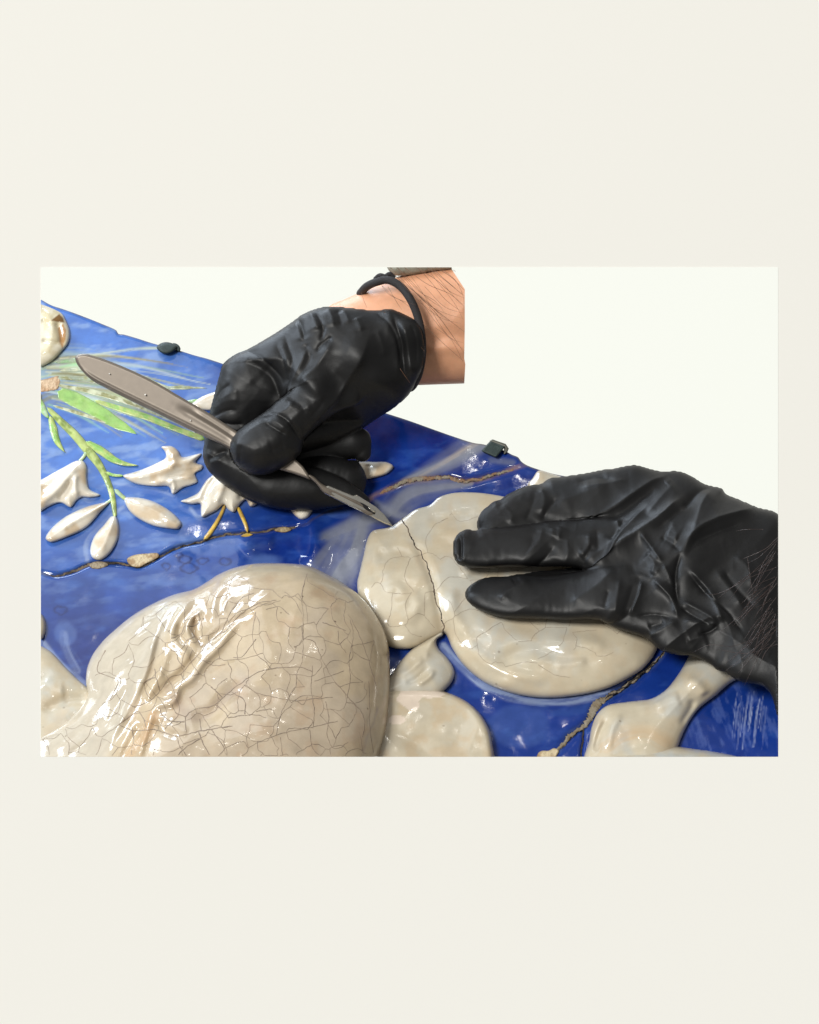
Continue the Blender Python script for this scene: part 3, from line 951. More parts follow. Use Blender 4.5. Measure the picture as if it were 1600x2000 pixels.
chip([(248, 1092), (262, 1084), (285, 1081), (309, 1081), (311, 1086), (300, 1094), (285, 1101), (272, 1108), (256, 1105), (250, 1099)], 3)
chip([(174, 1104), (185, 1097), (205, 1098), (212, 1103), (198, 1110), (180, 1110)], 4, (lin(170, 155, 130) * .8, lin(110, 95, 75) * .8))
chip([(1048, 1490), (1052, 1470), (1060, 1466), (1072, 1466), (1082, 1461), (1092, 1466), (1086, 1478), (1080, 1490)], 5)
chip([(536, 1036), (545, 1030), (560, 1029), (570, 1034), (556, 1040)], 6, (lin(190, 170, 130) * .8, lin(140, 115, 80) * .8), 3)

# --- lilies
LILY = lin(224, 216, 200) * .88


def lily_col(seed):
    def f(X, Y, d):
        n = fbm(X, Y, 30, 4, seed)
        c = mix(np.tile(LILY, (len(X), 1)), lin(205, 178, 140) * .82, sst(.42, .7, n) * .7)
        return mix(c, lin(190, 205, 225) * .8, sst(4, 0, d) * .35)
    return f


def lily(name, outline, H, R, folds, seed, parent=None, step=1.6, plateau=2.0):
    def fr(x, y, d):
        return top_surf(x, y) + 1 + H * dome(d, R, plateau) + crease(x, y, folds) * sst(0, 6, d)
    return build(name, outline, M_lily, parent or relief, fr, lambda x, y: zp(y) - 12, lily_col(seed), step=step)


lily('lily_flower', [(60, 946), (80, 937), (103, 924), (125, 912), (148, 900), (161, 899), (169, 909), (170, 935), (175, 955), (196, 967), (176, 972), (161, 971), (150, 977), (138, 991), (119, 982), (94, 990), (80, 999), (60, 1008)], 20, 22,
     [([(70, 990), (105, 962), (138, 925), (155, 903)], 9, 9, 7), ([(112, 978), (130, 958), (140, 935)], -10, 6), ([(152, 972), (146, 950), (150, 922)], 8, 6), ([(78, 958), (110, 938)], -4, 5)], 51)
lily('lily_flower', [(240, 929), (258, 923), (279, 916), (306, 904), (324, 893), (322, 882), (315, 873), (335, 871), (349, 881), (355, 892), (394, 886), (382, 903), (397, 909), (394, 917), (381, 925), (386, 941), (357, 953), (337, 965), (330, 951), (300, 950), (270, 946), (252, 939)], 18, 20,
     [([(250, 932), (310, 922), (350, 905), (390, 890)], 8, 8), ([(330, 890), (340, 900), (330, 915)], 8, 7), ([(320, 935), (350, 925), (390, 914)], -6, 6), ([(330, 950), (336, 940), (340, 960)], 6, 5), ([(300, 940), (350, 935), (383, 932)], 6, 6)], 52)
f3 = lily('lily_flower', [(430, 900), (418, 925), (405, 936), (395, 950), (387, 962), (368, 972), (353, 979), (375, 985), (391, 984), (392, 996), (394, 1010), (410, 1004), (423, 997), (438, 986), (446, 996), (456, 1001), (464, 992), (470, 984), (480, 976), (489, 990), (502, 984), (490, 965), (480, 930), (470, 900)], 26, 24,
          [([(425, 925), (405, 955), (395, 980)], -9, 6), ([(440, 930), (432, 960), (420, 985)], 8, 7), ([(470, 930), (472, 960), (468, 980)], -8, 6)], 53)
lily('lily_bud', [(213, 981), (196, 1000), (170, 1029), (128, 1050), (98, 1059), (89, 1052), (98, 1035), (128, 1009), (168, 990), (200, 982)], 19, 17, [([(205, 985), (160, 1010), (110, 1040)], 5, 5)], 54)
lily('lily_bud', [(226, 1008), (232, 1025), (231, 1049), (223, 1069), (208, 1087), (194, 1094), (181, 1090), (176, 1076), (184, 1048), (203, 1025), (218, 1008)], 22, 22, [([(222, 1012), (210, 1045), (195, 1085)], 4, 7)], 55)
lily('lily_bud', [(243, 973), (263, 971), (294, 977), (326, 993), (347, 1011), (355, 1023), (348, 1033), (326, 1032), (297, 1026), (266, 1010), (250, 994)], 22, 22, [([(255, 980), (300, 995), (345, 1022)], 5, 6)], 56)
lily('lily_bud', [(560, 980), (568, 997), (577, 1008), (588, 1015), (602, 1011), (612, 985), (590, 975)], 24, 16, [], 57)
lily('lily_bud', [(690, 905), (735, 902), (757, 903), (769, 911), (757, 925), (728, 934), (700, 937), (680, 925)], 18, 14, [([(720, 905), (722, 930)], -6, 6)], 58)
lily('lily_bud', [(372, 792), (385, 780), (405, 770), (430, 765), (440, 785), (420, 800), (392, 800)], 12, 12, [], 59)


def stroke3d(name, pts, width, H, cols, seed, parent=None, mat=None):
    V, F = ribbon(pts, width, top_surf, -1.0, H, 8, 2.5, 8, 0.02, seed)
    V[:, 0] = np.clip(V[:, 0], 80, 1520)
    n = fbm(V[:, 0] + V[:, 1], V[:, 1] - V[:, 0], 14, 4, seed)
    c = mix(np.tile(cols[0], (len(V), 1)), cols[1], sst(.35, .65, n))
    u = np.abs(np.arange(len(V)) % 10 - 4) / 4.0
    c = mix(c, np.minimum(1, cols[0] * .5 + lin(205, 216, 186) * .42), sst(.5, 1.0, u) * .75)
    return mesh_obj(name, P(V[:, 0], V[:, 1], V[:, 2]), F, mat or M_green, parent or relief, c)


g1 = lin(150, 198, 104) * .82; g2 = lin(192, 208, 128) * .82; g3 = lin(138, 158, 84) * .8; g4 = lin(178, 204, 170) * .8
yl = lin(214, 178, 74) * .85; yl2 = lin(196, 158, 84) * .85
stroke3d('leaf', [(113, 765), (150, 782), (190, 803), (225, 825), (250, 838), (268, 848)], [24, 34, 31, 30, 22, 2], 3.0, (g1, lin(160, 200, 110) * .82), 1)
stroke3d('leaf', [(185, 782), (230, 797), (290, 816), (340, 836), (400, 858)], [8, 14, 14, 13, 13], 4, (g2, g1), 2)
stroke3d('stem', [(92, 795), (118, 822), (145, 848), (172, 880), (192, 905), (206, 930), (218, 962), (224, 1000), (225, 1012)], [9, 15, 18, 19, 19, 15, 13, 12, 8], 7, (g2, g3), 3)
stroke3d('leaf', [(168, 862), (200, 882), (225, 899), (250, 907), (270, 909)], [10, 18, 17, 10, 2], 7, (g2, g1), 4)
stroke3d('leaf', [(98, 812), (104, 835), (112, 862), (127, 884)], [10, 17, 14, 3], 7, (g1, g2), 5)
stroke3d('leaf', [(68, 770), (84, 800), (96, 818)], [18, 18, 6], 5, (g1, g4), 6)
ol = lin(150, 150, 104) * .82; gy = lin(166, 178, 156) * .82; pw = lin(206, 210, 178) * .84
for _q, _w, _c in [([(112, 738), (180, 742), (260, 760), (340, 796), (392, 826)], [8, 13, 12, 9, 2], (ol, gy)),
                   ([(116, 724), (190, 722), (270, 736), (330, 757), (372, 760)], [6, 11, 11, 8, 2], (gy, pw)),
                   ([(112, 752), (180, 765), (250, 786), (318, 815)], [7, 12, 10, 2], (pw, ol)),
                   ([(108, 708), (150, 704), (200, 710), (240, 722)], [5, 12, 9, 2], (lin(160, 198, 150) * .82, gy)),
                   ([(104, 792), (150, 806), (205, 824), (246, 840)], [5, 8, 7, 2], (ol, pw)),
                   ([(290, 764), (335, 757), (404, 758)], [3, 8, 2], (ol, gy))]:
    stroke3d('leaf', _q, _w, 2.2, _c, int(_w[1] * 7) + len(_q))
stroke3d('stalk', [(166, 866), (169, 880), (163, 893), (152, 903)], [8, 8, 8, 7], 6, (g2, g4), 7)
stroke3d('stalk', [(205, 922), (222, 928), (242, 929)], [8, 7, 6], 6, (g2, g1), 8)
stroke3d('stalk', [(224, 955), (234, 965), (248, 977)], [10, 9, 8], 6, (g2, g4), 9)
stroke3d('stalk', [(222, 972), (212, 980), (200, 986)], [8, 7, 5], 6, (g2, g4), 10)
stroke3d('stalk', [(340, 790), (375, 784), (410, 780)], [7, 8, 8], 6, (g1, g4), 12)
stroke3d('stamen', [(440, 985), (432, 1004), (420, 1026), (406, 1046), (398, 1054)], [7, 8, 9, 10, 9], 8, (yl, yl2), 13, f3)
stroke3d('stamen', [(464, 988), (472, 1006), (480, 1024), (484, 1040)], [8, 9, 9, 8], 8, (yl2, yl), 14, f3)
stroke3d('stamen', [(470, 1047), (484, 1045), (494, 1044)], [5, 9, 5], 6, (yl, yl2), 15, f3)


def seed_col(X, Y, d):
    n = fbm(X, Y, 20, 4, 61)
    c = mix(np.tile(lin(230, 222, 198) * .88, (len(X), 1)), lin(214, 202, 168) * .86, sst(.4, .65, n))
    br = lin(132, 98, 58) * .8
    for poly in ([(100, 626), (116, 613), (124, 622), (126, 630), (114, 629)],):
        s, _, _ = sdf(X, Y, np.array(poly, float)); c = mix(c, br, sst(1.5, -1.5, s))
    for poly in ([(112, 641), (124, 632), (129, 645), (128, 664), (122, 681), (116, 668)],):
        s, _, _ = sdf(X, Y, np.array(poly, float)); c = mix(c, lin(186, 142, 94) * .8, sst(2, -2, s + (n - .5) * 6))
    return c


build('seed_head', [(50, 585), (80, 594), (102, 602), (122, 613), (128, 624), (135, 640), (137, 655), (133, 671), (122, 685), (102, 705), (80, 717), (50, 730)], M_lily, relief,
      lambda x, y, d: top_surf(x, y) + 1 + 24 * dome(d, 26) + crease(x, y, [([(80, 664), (100, 668), (118, 672)], -6, 4), ([(110, 625), (118, 650), (120, 680)], -9, 6), ([(90, 600), (100, 640), (96, 690)], 4, 8), ([(80, 625), (100, 632)], -4, 4)]), lambda x, y: zp(y) - 12, seed_col, step=1.6)
chip([(60, 744), (80, 742), (98, 738), (114, 734), (118, 744), (112, 760), (98, 764), (80, 766), (60, 768)], 9, (lin(218, 190, 158) * .86, lin(200, 164, 128) * .84), 1.5)

# ------------------------------------------------------------------ edge clips
c1 = thing('edge_clip', 'dark green rounded felt clip gripping the upper left edge of the relief', 'clip', P(328, 680, zp(680) + 6), 'clips on the relief edge')
build('pad', [(306, 678), (313, 671), (325, 668), (338, 671), (346, 677), (341, 685), (328, 691), (314, 688)], M_pad, c1, lambda x, y, d: zp(y) + 16 + 10 * dome(d, 7), lambda x, y: zp(y) + 1, None, step=1.5)
build('strap', [(338, 670), (348, 673), (353, 682), (350, 687), (343, 682)], M_pad, c1, lambda x, y, d: zp(y) + 9 + 6 * dome(d, 3), lambda x, y: zp(y) - 60, None, step=1.5)
c2 = thing('edge_clip', 'square dark green felt clip gripping the edge above the bare fingertips', 'clip', P(966, 878, zp(878) + 6), 'clips on the relief edge')
c2['label'] = 'square dark green clip on the relief edge between the two gloves'
build('pad', [(941, 879), (956, 863), (959, 862), (985, 871), (986, 874), (971, 892), (967, 893), (942, 882)], M_pad, c2, lambda x, y, d: zp(y) + 13 + 7 * dome(d, 3), lambda x, y: zp(y) + 1, None, step=1.5, smooth=False)
M_rim = simple('clip_rim', (0.12, 0.12, 0.10), 0.5, metal=.3)
build('strap', [(955, 862), (962, 858), (988, 867), (994, 876), (991, 884), (984, 888), (985, 873), (960, 863)], M_rim, c2, lambda x, y, d: zp(y) + 6 + 5 * dome(d, 3), lambda x, y: zp(y) - 60, None, step=1.5, smooth=False)


# ------------------------------------------------------------------ gloved hands: implicit surface, one continuous mesh each
def surface_nets(f, org, step):
    nx, ny, nz = f.shape
    s = f < 0
    cx = np.zeros((nx - 1, ny - 1, nz - 1), np.int8)
    for i in (0, 1):
        for j in (0, 1):
            for k in (0, 1):
                cx += s[i:nx - 1 + i, j:ny - 1 + j, k:nz - 1 + k]
    act = (cx > 0) & (cx < 8)
    ii, jj, kk = np.where(act)
    idm = -np.ones(act.shape, np.int32)
    idm[ii, jj, kk] = np.arange(len(ii))
    acc = np.zeros((len(ii), 3)); cnt = np.zeros(len(ii))
    cor = [(i, j, k) for i in (0, 1) for j in (0, 1) for k in (0, 1)]
    vals = {c: f[ii + c[0], jj + c[1], kk + c[2]] for c in cor}
    for a in cor:
        for ax in range(3):
            if a[ax] == 0:
                b = list(a); b[ax] = 1; b = tuple(b)
                va, vb = vals[a], vals[b]
                m = (va < 0) != (vb < 0)
                t = np.where(m, va / np.where(m, va - vb, 1), 0)
                pt = np.tile(np.array(a, float), (len(ii), 1)); pt[:, ax] += t
                acc[m] += pt[m]; cnt[m] += 1
    V = acc / cnt[:, None] + np.stack([ii, jj, kk], 1)
    V = V * step + np.array(org)
    F = []
    # x edges
    def quads(m, o1, o2, flip_axis):
        i, j, k = np.where(m)
        return i, j, k
    for ax in range(3):
        sl0 = [slice(None)] * 3; sl1 = [slice(None)] * 3
        sl0[ax] = slice(0, -1); sl1[ax] = slice(1, None)
        a = s[tuple(sl0)]; b = s[tuple(sl1)]
        ch = a != b
        u, v = [(1, 2), (2, 0), (0, 1)][ax]
        i = list(np.where(ch))
        ok = (i[u] > 0) & (i[v] > 0) & (i[u] < f.shape[u] - 1) & (i[v] < f.shape[v] - 1)
        i = [q[ok] for q in i]
        sg = a[tuple(i)]

        def g(du, dv):
            q = [x.copy() for x in i]
            q[u] = q[u] + du; q[v] = q[v] + dv
            return idm[tuple(q)]
        q = np.stack([g(-1, -1), g(0, -1), g(0, 0), g(-1, 0)], 1)
        q[~sg] = q[~sg][:, ::-1]
        F.append(q)
    F = np.concatenate(F)
    F = F[(F >= 0).all(1)]
    return V, F


def relax(V, F, it, lam=.5):
    e = np.concatenate([F[:, [0, 1]], F[:, [1, 2]], F[:, [2, 3]], F[:, [3, 0]]])
    e = np.concatenate([e, e[:, ::-1]])
    deg = np.bincount(e[:, 0], minlength=len(V))[:, None]
    for _ in range(it):
        for l in (lam, -lam * 1.02):
            acc = np.stack([np.bincount(e[:, 0], weights=V[e[:, 1], c], minlength=len(V)) for c in range(3)], 1)
            V = V + l * (acc / np.maximum(deg, 1) - V)
    return V


def normals(V, F):
    n = np.cross(V[F[:, 2]] - V[F[:, 0]], V[F[:, 3]] - V[F[:, 1]])
    N = np.zeros_like(V)
    for k in range(4):
        for c in range(3):
            N[:, c] += np.bincount(F[:, k], weights=n[:, c], minlength=len(V))
    return N / (np.linalg.norm(N, axis=1)[:, None] + 1e-9)


def smin(a, b, k):
    if k <= 0:
        return np.minimum(a, b)
    h = np.clip(.5 + .5 * (b - a) / k, 0, 1)
    return b + (a - b) * h - k * h * (1 - h)


def idw(X, Y, ctrl, p=2.2):
    num = 0; den = 0
    for (cx, cy, cz) in ctrl:
        w_ = 1 / (((X - cx) ** 2 + (Y - cy) ** 2) + 400) ** (p / 2)
        num = num + w_ * cz; den = den + w_
    return num / den


class Field:
    def __init__(self, x0, x1, y0, y1, z0, z1, step, shear):
        self.step = step; self.shear = shear
        self.x = np.arange(x0, x1, step); self.y = np.arange(y0, y1, step); self.z = np.arange(z0, z1, step).astype(np.float32)
        self.X, self.Y = np.meshgrid(self.x, self.y, indexing='ij')
        self.f = np.full((len(self.x), len(self.y), len(self.z)), 1e3, np.float32)
        self.org = (x0, y0, z0)

    def layer(self, outline, ctrl, T, R, k=0, plateau=2.0, smooth=True):
        poly = spline(outline, True, 5) if smooth else np.array(outline, float)
        s, _, _ = sdf(self.X, self.Y, poly)
        s = s.reshape(self.X.shape)
        zc = idw(self.X, self.Y, ctrl) if len(ctrl) > 1 else np.full(self.X.shape, ctrl[0][2])
        Tm = idw(self.X, self.Y, T) if isinstance(T, list) else T
        t = Tm * dome(np.maximum(-s, 0), R, plateau)
        dz = np.abs(self.z[None, None, :] - zc[..., None].astype(np.float32))
        g = dz - t[..., None].astype(np.float32)
        so = np.maximum(s, 0)[..., None].astype(np.float32)
        g = np.where(so > 0, np.sqrt(so * so + np.maximum(dz, 0) ** 2), g)
        # bring the inside closer to a true distance near the rim
        self.f = smin(self.f, g.astype(np.float32), k)

    def tube(self, pts, k=0, flat=1.0):
        p = spline(pts, False, 14)
        g = np.full(self.f.shape, 1e3, np.float32)
        for a, b in zip(p[:-1], p[1:]):
            d = (b - a)[:3]; l2 = (d * d).sum()
            rx = (self.X - a[0])[..., None].astype(np.float32); ry = (self.Y - a[1])[..., None].astype(np.float32); rz = (self.z - a[2])[None, None, :]
            t = np.clip((rx * d[0] + ry * d[1] + rz * d[2]) / l2, 0, 1).astype(np.float32)
            q = np.sqrt((rx - t * d[0]) ** 2 + (ry - t * d[1]) ** 2 + ((rz - t * d[2]) / flat) ** 2) - (a[3] + t * (b[3] - a[3]))
            g = np.minimum(g, q.astype(np.float32))
        self.f = smin(self.f, g, k)

    def mesh(self, folds, clip=None, relax_it=3, wr=0.0, seed=0, gain=.8, wide=1.25, crumple=None):
        f = self.f
        if clip is not None:
            s, _, _ = sdf(self.X, self.Y, clip)
            f = np.maximum(f, s.reshape(self.X.shape)[..., None].astype(np.float32))
        f[0], f[-1] = 9, 9
        f[:, 0] = 9; f[:, -1] = 9; f[:, :, 0] = 9; f[:, :, -1] = 9
        V, F = surface_nets(f, self.org, self.step)
        V = relax(V, F, relax_it)
        # frontmost height per column
        inn = f < 0
        top = np.where(inn.any(2), self.z[len(self.z) - 1 - np.argmax(inn[:, :, ::-1], axis=2)], -1e3)
        ix = np.clip(((V[:, 0] - self.org[0]) / self.step).round().astype(int), 0, len(self.x) - 1)
        iy = np.clip(((V[:, 1] - self.org[1]) / self.step).round().astype(int), 0, len(self.y) - 1)
        vis = sst(-30, -12, V[:, 2] - top[ix, iy])
        W3 = V.copy(); W3[:, 2] += self.shear(V[:, 1])
        N = normals(W3, F)
        if N[np.argmax(V[:, 2]), 2] < 0:
            N = -N; F = F[:, ::-1]
        edge = sst(0.05, 0.45, N[:, 2])
        h = gain * crease(V[:, 0], V[:, 1], [(q[0], q[1] * (1 if q[1] > 0 else .8), q[2] * (wide if q[1] > 0 else 1.25), (q[3] if len(q) > 3 else q[2]) * (wide if q[1] > 0 else 1.25)) for q in folds], True) * vis * edge
        if crumple is not None:
            h = h + crumple(V[:, 0], V[:, 1]) * vis * edge
        if wr:
            h = h + (fbm(V[:, 0] + .4 * V[:, 1], V[:, 1] - .3 * V[:, 0], 26, 3, seed) - .5) * wr * edge
        W3 = W3 + N * h[:, None] * np.array([.45, .45, 1.0])
        if clip is not None:
            W3[:, 0] = np.clip(W3[:, 0], clip[:, 0].min(), clip[:, 0].max()); W3[:, 1] = np.clip(W3[:, 1], clip[:, 1].min(), clip[:, 1].max())
        return W3, F


def grid_mesh(name, V, F, mat, parent):
    return mesh_obj(name, P(V[:, 0], V[:, 1], V[:, 2]), F[:, ::-1], mat, parent)


# ---- hand holding the scalpel
hand1 = thing('gloved_hand', 'black gloved hand holding a scalpel, bare wrist with a black hair tie', 'hand', P(600, 960, -215))
H1 = Field(385, 850, 585, 1010, -330, 40, 2.3, lambda y: 0 * y)
# back of the hand down to the index knuckle
H1.layer([(645, 599), (690, 603), (735, 607), (762, 604), (785, 612), (812, 627), (824, 648), (829, 690), (824, 722), (812, 748), (800, 768), (770, 796), (735, 818), (700, 842), (650, 862), (600, 850), (560, 800), (540, 770), (520, 740), (470, 720), (437, 716), (452, 700), (480, 685), (540, 650), (578, 624), (588, 616), (620, 603)],
         [(645, 610, -190), (560, 660, -205), (460, 710, -215), (820, 650, -140), (815, 720, -150), (800, 768, -205), (735, 818, -262), (690, 845, -275), (640, 850, -250), (690, 790, -200), (740, 740, -175), (700, 690, -160), (620, 760, -150)], [(640, 650, 75), (800, 690, 45), (690, 730, 82), (620, 760, 78), (480, 710, 60), (650, 850, 50)], 84, 0, 2.3)
# thumb
H1.layer([(450, 872), (453, 858), (470, 838), (495, 820), (520, 803), (545, 782), (590, 752), (640, 735), (690, 740), (700, 780), (650, 810), (612, 840), (592, 862), (588, 882), (574, 898), (550, 914), (520, 926), (490, 926), (466, 912), (454, 893)],
         [(515, 875, -122), (600, 790, -125), (680, 750, -135)], [(515, 872, 62), (600, 800, 46), (690, 750, 14)], 58, 26)
# first phalanx of the index finger
H1.layer([(437, 713), (428, 738), (418, 775), (408, 815), (400, 860), (398, 890), (404, 912), (430, 930), (480, 925), (540, 880), (580, 800), (570, 740), (530, 700), (480, 688)],
         [(440, 730, -212), (410, 880, -212), (540, 760, -212), (500, 860, -228)], [(440, 760, 66), (420, 880, 45), (520, 740, 62), (540, 820, 44)], 74, 12)
# the rest of the index finger, pressing on the scalpel from below
H1.layer([(399, 880), (403, 910), (420, 932), (445, 952), (480, 974), (515, 987), (560, 995), (610, 996), (650, 990), (690, 984), (715, 990), (722, 975), (700, 955), (660, 930), (620, 915), (560, 900), (480, 880), (430, 872)],
         [(410, 900, -212), (560, 950, -190), (700, 975, -180)], [(420, 900, 46), (560, 950, 42), (700, 975, 20)], 46, 6)
H1.tube([(590, 850, -215, 34), (640, 835, -215, 34), (690, 815, -220, 26)], 6)  # filler added so the hollow behind the thumb stays dark
# curled ring and little finger behind the blade
H1.tube([(590, 892, -240, 32), (650, 870, -236, 32), (690, 864, -234, 32)], 4)
H1.tube([(570, 940, -232, 40), (630, 930, -226, 44), (676, 938, -222, 38)], 3)
H1.tube([(690, 850, -236, 18), (706, 856, -232, 18), (708, 885, -230, 17)], 3)
H1.tube([(690, 915, -225, 16), (700, 935, -222, 16), (690, 960, -215, 20)], 5)
F1 = [
    ([(462, 691), (481, 687), (505, 695), (527, 714), (546, 734), (557, 757)], -7, 4, 3), ([(470, 700), (500, 704), (524, 724)], 4, 9),
    ([(537, 671), (550, 695), (556, 717), (556, 759)], -6, 4), ([(556, 652), (563, 678), (571, 702), (565, 736), (556, 764)], -7, 4), ([(548, 665), (560, 700), (562, 730)], 4, 5),
    ([(583, 622), (591, 646), (595, 665)], -9, 4), ([(574, 628), (586, 648), (590, 668)], 6, 6), ([(604, 608), (615, 627), (623, 646)], 8, 5), ([(616, 608), (631, 640), (626, 668)], -8, 4),
    ([(638, 600), (648, 618), (652, 640)], 6, 6), ([(668, 604), (677, 618), (682, 634)], 5, 5), ([(658, 604), (664, 622), (668, 638)], -5, 5),
    ([(650, 656), (625, 676), (618, 690)], -9, 4), ([(652, 664), (636, 690), (612, 724), (580, 750)], 10, 10), ([(602, 676), (587, 714), (569, 749), (556, 772)], 7, 4, 6), ([(596, 670), (606, 700)], -4, 5),
    ([(610, 690), (594, 722), (580, 742)], -6, 6),
    ([(622, 736), (587, 753), (554, 772), (535, 789), (520, 804)], 7, 5, 5), ([(490, 740), (515, 762), (545, 778)], -4, 10),
    ([(416, 792), (430, 766), (452, 748)], -5, 4), ([(424, 784), (442, 773), (468, 760)], 3, 6), ([(415, 798), (447, 782), (470, 782)], 3, 6), ([(412, 816), (440, 803), (465, 800)], -6, 4), ([(424, 822), (452, 829), (480, 828)], -6, 4),
    ([(722, 655), (706, 699), (683, 736), (655, 780), (607, 829), (596, 850)], 9, 4, 9), ([(690, 660), (674, 700), (650, 730)], 3, 16),
    ([(766, 610), (777, 642), (786, 674), (788, 706), (792, 742)], -13, 5), ([(729, 608), (754, 624), (772, 654), (780, 684), (782, 720)], -9, 4), ([(744, 612), (764, 640), (776, 680), (776, 740)], 5, 6),
    ([(776, 620), (790, 646), (800, 702), (803, 742)], 7, 5), ([(800, 628), (812, 660), (814, 720)], -6, 5), ([(808, 620), (822, 650), (826, 700), (818, 735)], 6, 5),
    ([(695, 620), (702, 634), (706, 648)], 4, 4), ([(735, 640), (746, 670), (752, 700)], 3, 6),
    ([(500, 818), (532, 808), (559, 819), (577, 842), (590, 868)], -10, 4), ([(516, 824), (546, 842), (562, 851)], -8, 3), ([(520, 815), (549, 830), (570, 850)], 6, 4), ([(560, 812), (584, 836), (596, 860)], 4, 4),
    ([(454, 866), (467, 857), (495, 836), (519, 821)], 5, 4), ([(467, 858), (464, 880), (463, 911)], 5, 4), ([(472, 866), (469, 890), (470, 912)], -4, 4), ([(525, 880), (560, 872)], -4, 12),
    ([(405, 900), (427, 886), (448, 880)], -8, 4), ([(406, 908), (428, 898), (446, 886)], 4, 4), ([(575, 780), (560, 800), (530, 815)], 6, 6), ([(560, 775), (585, 790), (600, 810)], -5, 6),
    ([(640, 770), (620, 800), (600, 820)], -4, 8), ([(560, 790), (590, 800), (612, 795)], 4, 6),
    ([(500, 955), (560, 965), (640, 958)], 3, 14), ([(420, 930), (470, 950)], 3, 10),
]


def crumple1(x, y):
    u = x * .62 + y * .78; v = x * .78 - y * .62
    n = fbm(u * .5 + v * .2, v * 1.3 - u * .2, 70, 1, 91)
    r = 1 - np.abs(2 * n - 1) ** .9
    f = fbm(u * .5, v, 15, 2, 93); f = (1 - np.abs(2 * f - 1)) * sst(.45, .65, fbm(x, y, 60, 2, 94))
    return (r - .5) * 4 + f * .8


v, f = H1.mesh(F1, None, 3, 1.5, 3, .85, 2.0, crumple1)
grid_mesh('glove', v, f, M_glove, hand1)

ARMC = np.array([(600, 522), (880, 522), (908, 565), (908, 640), (907, 700), (909, 712), (907, 749), (600, 760)], float)
FORE = [(640, 603), (672, 585), (706, 570), (735, 556), (762, 546), (800, 534), (840, 527), (885, 521), (960, 512), (990, 620), (960, 745), (907, 749), (860, 750), (815, 752), (740, 750), (680, 690)]
build('forearm', FORE, M_skin, hand1, lambda x, y, d: -276 + 92 * dome(d, 120) + crease(x, y, [([(830, 690), (870, 680), (920, 690)], 5, 12), ([(830, 668), (880, 655), (930, 660)], -4, 14)]) + (fbm(x, y, 50, 3, 70) - .5) * 4, lambda x, y: -276 - 80 * dome(np.minimum(np.abs(y - 530), np.abs(y - 750)), 110), None, clip=ARMC, step=2.5)


def tube_mesh(paths, radius, nseg=6, flat=1.0):
    VV = []; FF = []; o = 0
    for pi, p in enumerate(paths):
        p = np.asarray(p, float)
        n = len(p)
        t = np.gradient(p, axis=0); t /= np.linalg.norm(t, axis=1)[:, None] + 1e-9
        up = np.tile(np.array([0, 0, 1.0]), (n, 1))
        sx = np.cross(t, up); sx /= np.linalg.norm(sx, axis=1)[:, None] + 1e-9
        sy = np.cross(sx, t)
        r = radius[pi] if hasattr(radius, '__len__') else radius
        r = np.full(n, r) if np.isscalar(r) else np.asarray(r)
        for a in np.arange(nseg) * 2 * math.pi / nseg:
            VV.append(p + sx * (r * math.cos(a))[:, None] + sy * (r * math.sin(a) * flat)[:, None])
        for i in range(n - 1):
            for k in range(nseg):
                a = o + k * n + i; b = o + ((k + 1) % nseg) * n + i
                FF.append((a, a + 1, b + 1, b))
        FF.append(tuple(o + k * n for k in range(nseg - 1, -1, -1)))
        FF.append(tuple(o + k * n + n - 1 for k in range(nseg)))
        o += nseg * n
    return np.concatenate(VV), FF


band = spline([(704, 573, -262), (716, 560, -225), (735, 551, -196), (758, 547, -182), (783, 560, -168), (803, 587, -152), (817, 622, -146), (824, 660, -146), (824, 700, -154), (814, 740, -180), (800, 758, -240), (780, 740, -330), (745, 640, -352), (706, 576, -300), (704, 573, -262)], False, 4)
V, F = tube_mesh([band], 8.0, 10, 1.0)
tie = mesh_obj('hair_tie', P(V[:, 0], V[:, 1], V[:, 2]), F, M_elastic, hand1)
V, F = tube_mesh([spline([(733, 545, -215), (742, 538, -205), (751, 540, -202)], False, 3), spline([(752, 541, -203), (762, 535, -203), (770, 543, -205)], False, 3)], 4.6, 8)
mesh_obj('knot', P(V[:, 0], V[:, 1], V[:, 2]), F, M_elastic, tie)
build('sleeve', [(757, 500), (757, 524), (770, 537), (800, 537), (845, 529), (890, 521), (895, 500)], M_cloth, hand1, lambda x, y, d: -250 + 20 * dome(d, 20) + crease(x, y, [([(770, 520), (790, 536)], 4, 5), ([(820, 518), (834, 532)], 4, 5)]), lambda x, y: -300 + 0 * x, None, clip=np.array([(600, 522), (882, 522), (900, 560), (600, 560)], float), step=2)

# ---- hand steadying the relief
hand2 = thing('gloved_hand', 'black gloved hand spread flat on the cream figure at the right', 'hand', P(1200, 1150, zp(1150) + 60))
SH = lambda y: zp(y)
H2 = Field(876, 1528, 900, 1420, -25, 215, 2.3, SH)
# back of the hand
H2.layer([(1175, 922), (1200, 916), (1222, 911), (1242, 909), (1265, 915), (1290, 921), (1325, 921), (1348, 929), (1376, 946), (1395, 951), (1410, 955), (1416, 964), (1445, 977), (1478, 991), (1530, 1012), (1560, 1200), (1540, 1450), (1520, 1402), (1506, 1356), (1490, 1340), (1440, 1327), (1415, 1312), (1401, 1308), (1388, 1297), (1352, 1280), (1333, 1279), (1295, 1271), (1257, 1244), (1217, 1231), (1190, 1220), (1160, 1190), (1140, 1113), (1150, 1050), (1160, 1000)],
         [(1200, 1000, 92), (1200, 1150, 100), (1350, 950, 85), (1350, 1100, 105), (1480, 1100, 95), (1400, 1280, 80)], [(1200, 950, 50), (1200, 1160, 48), (1330, 1050, 88), (1480, 1150, 80), (1400, 1280, 45)], 82, 0, 2.0)
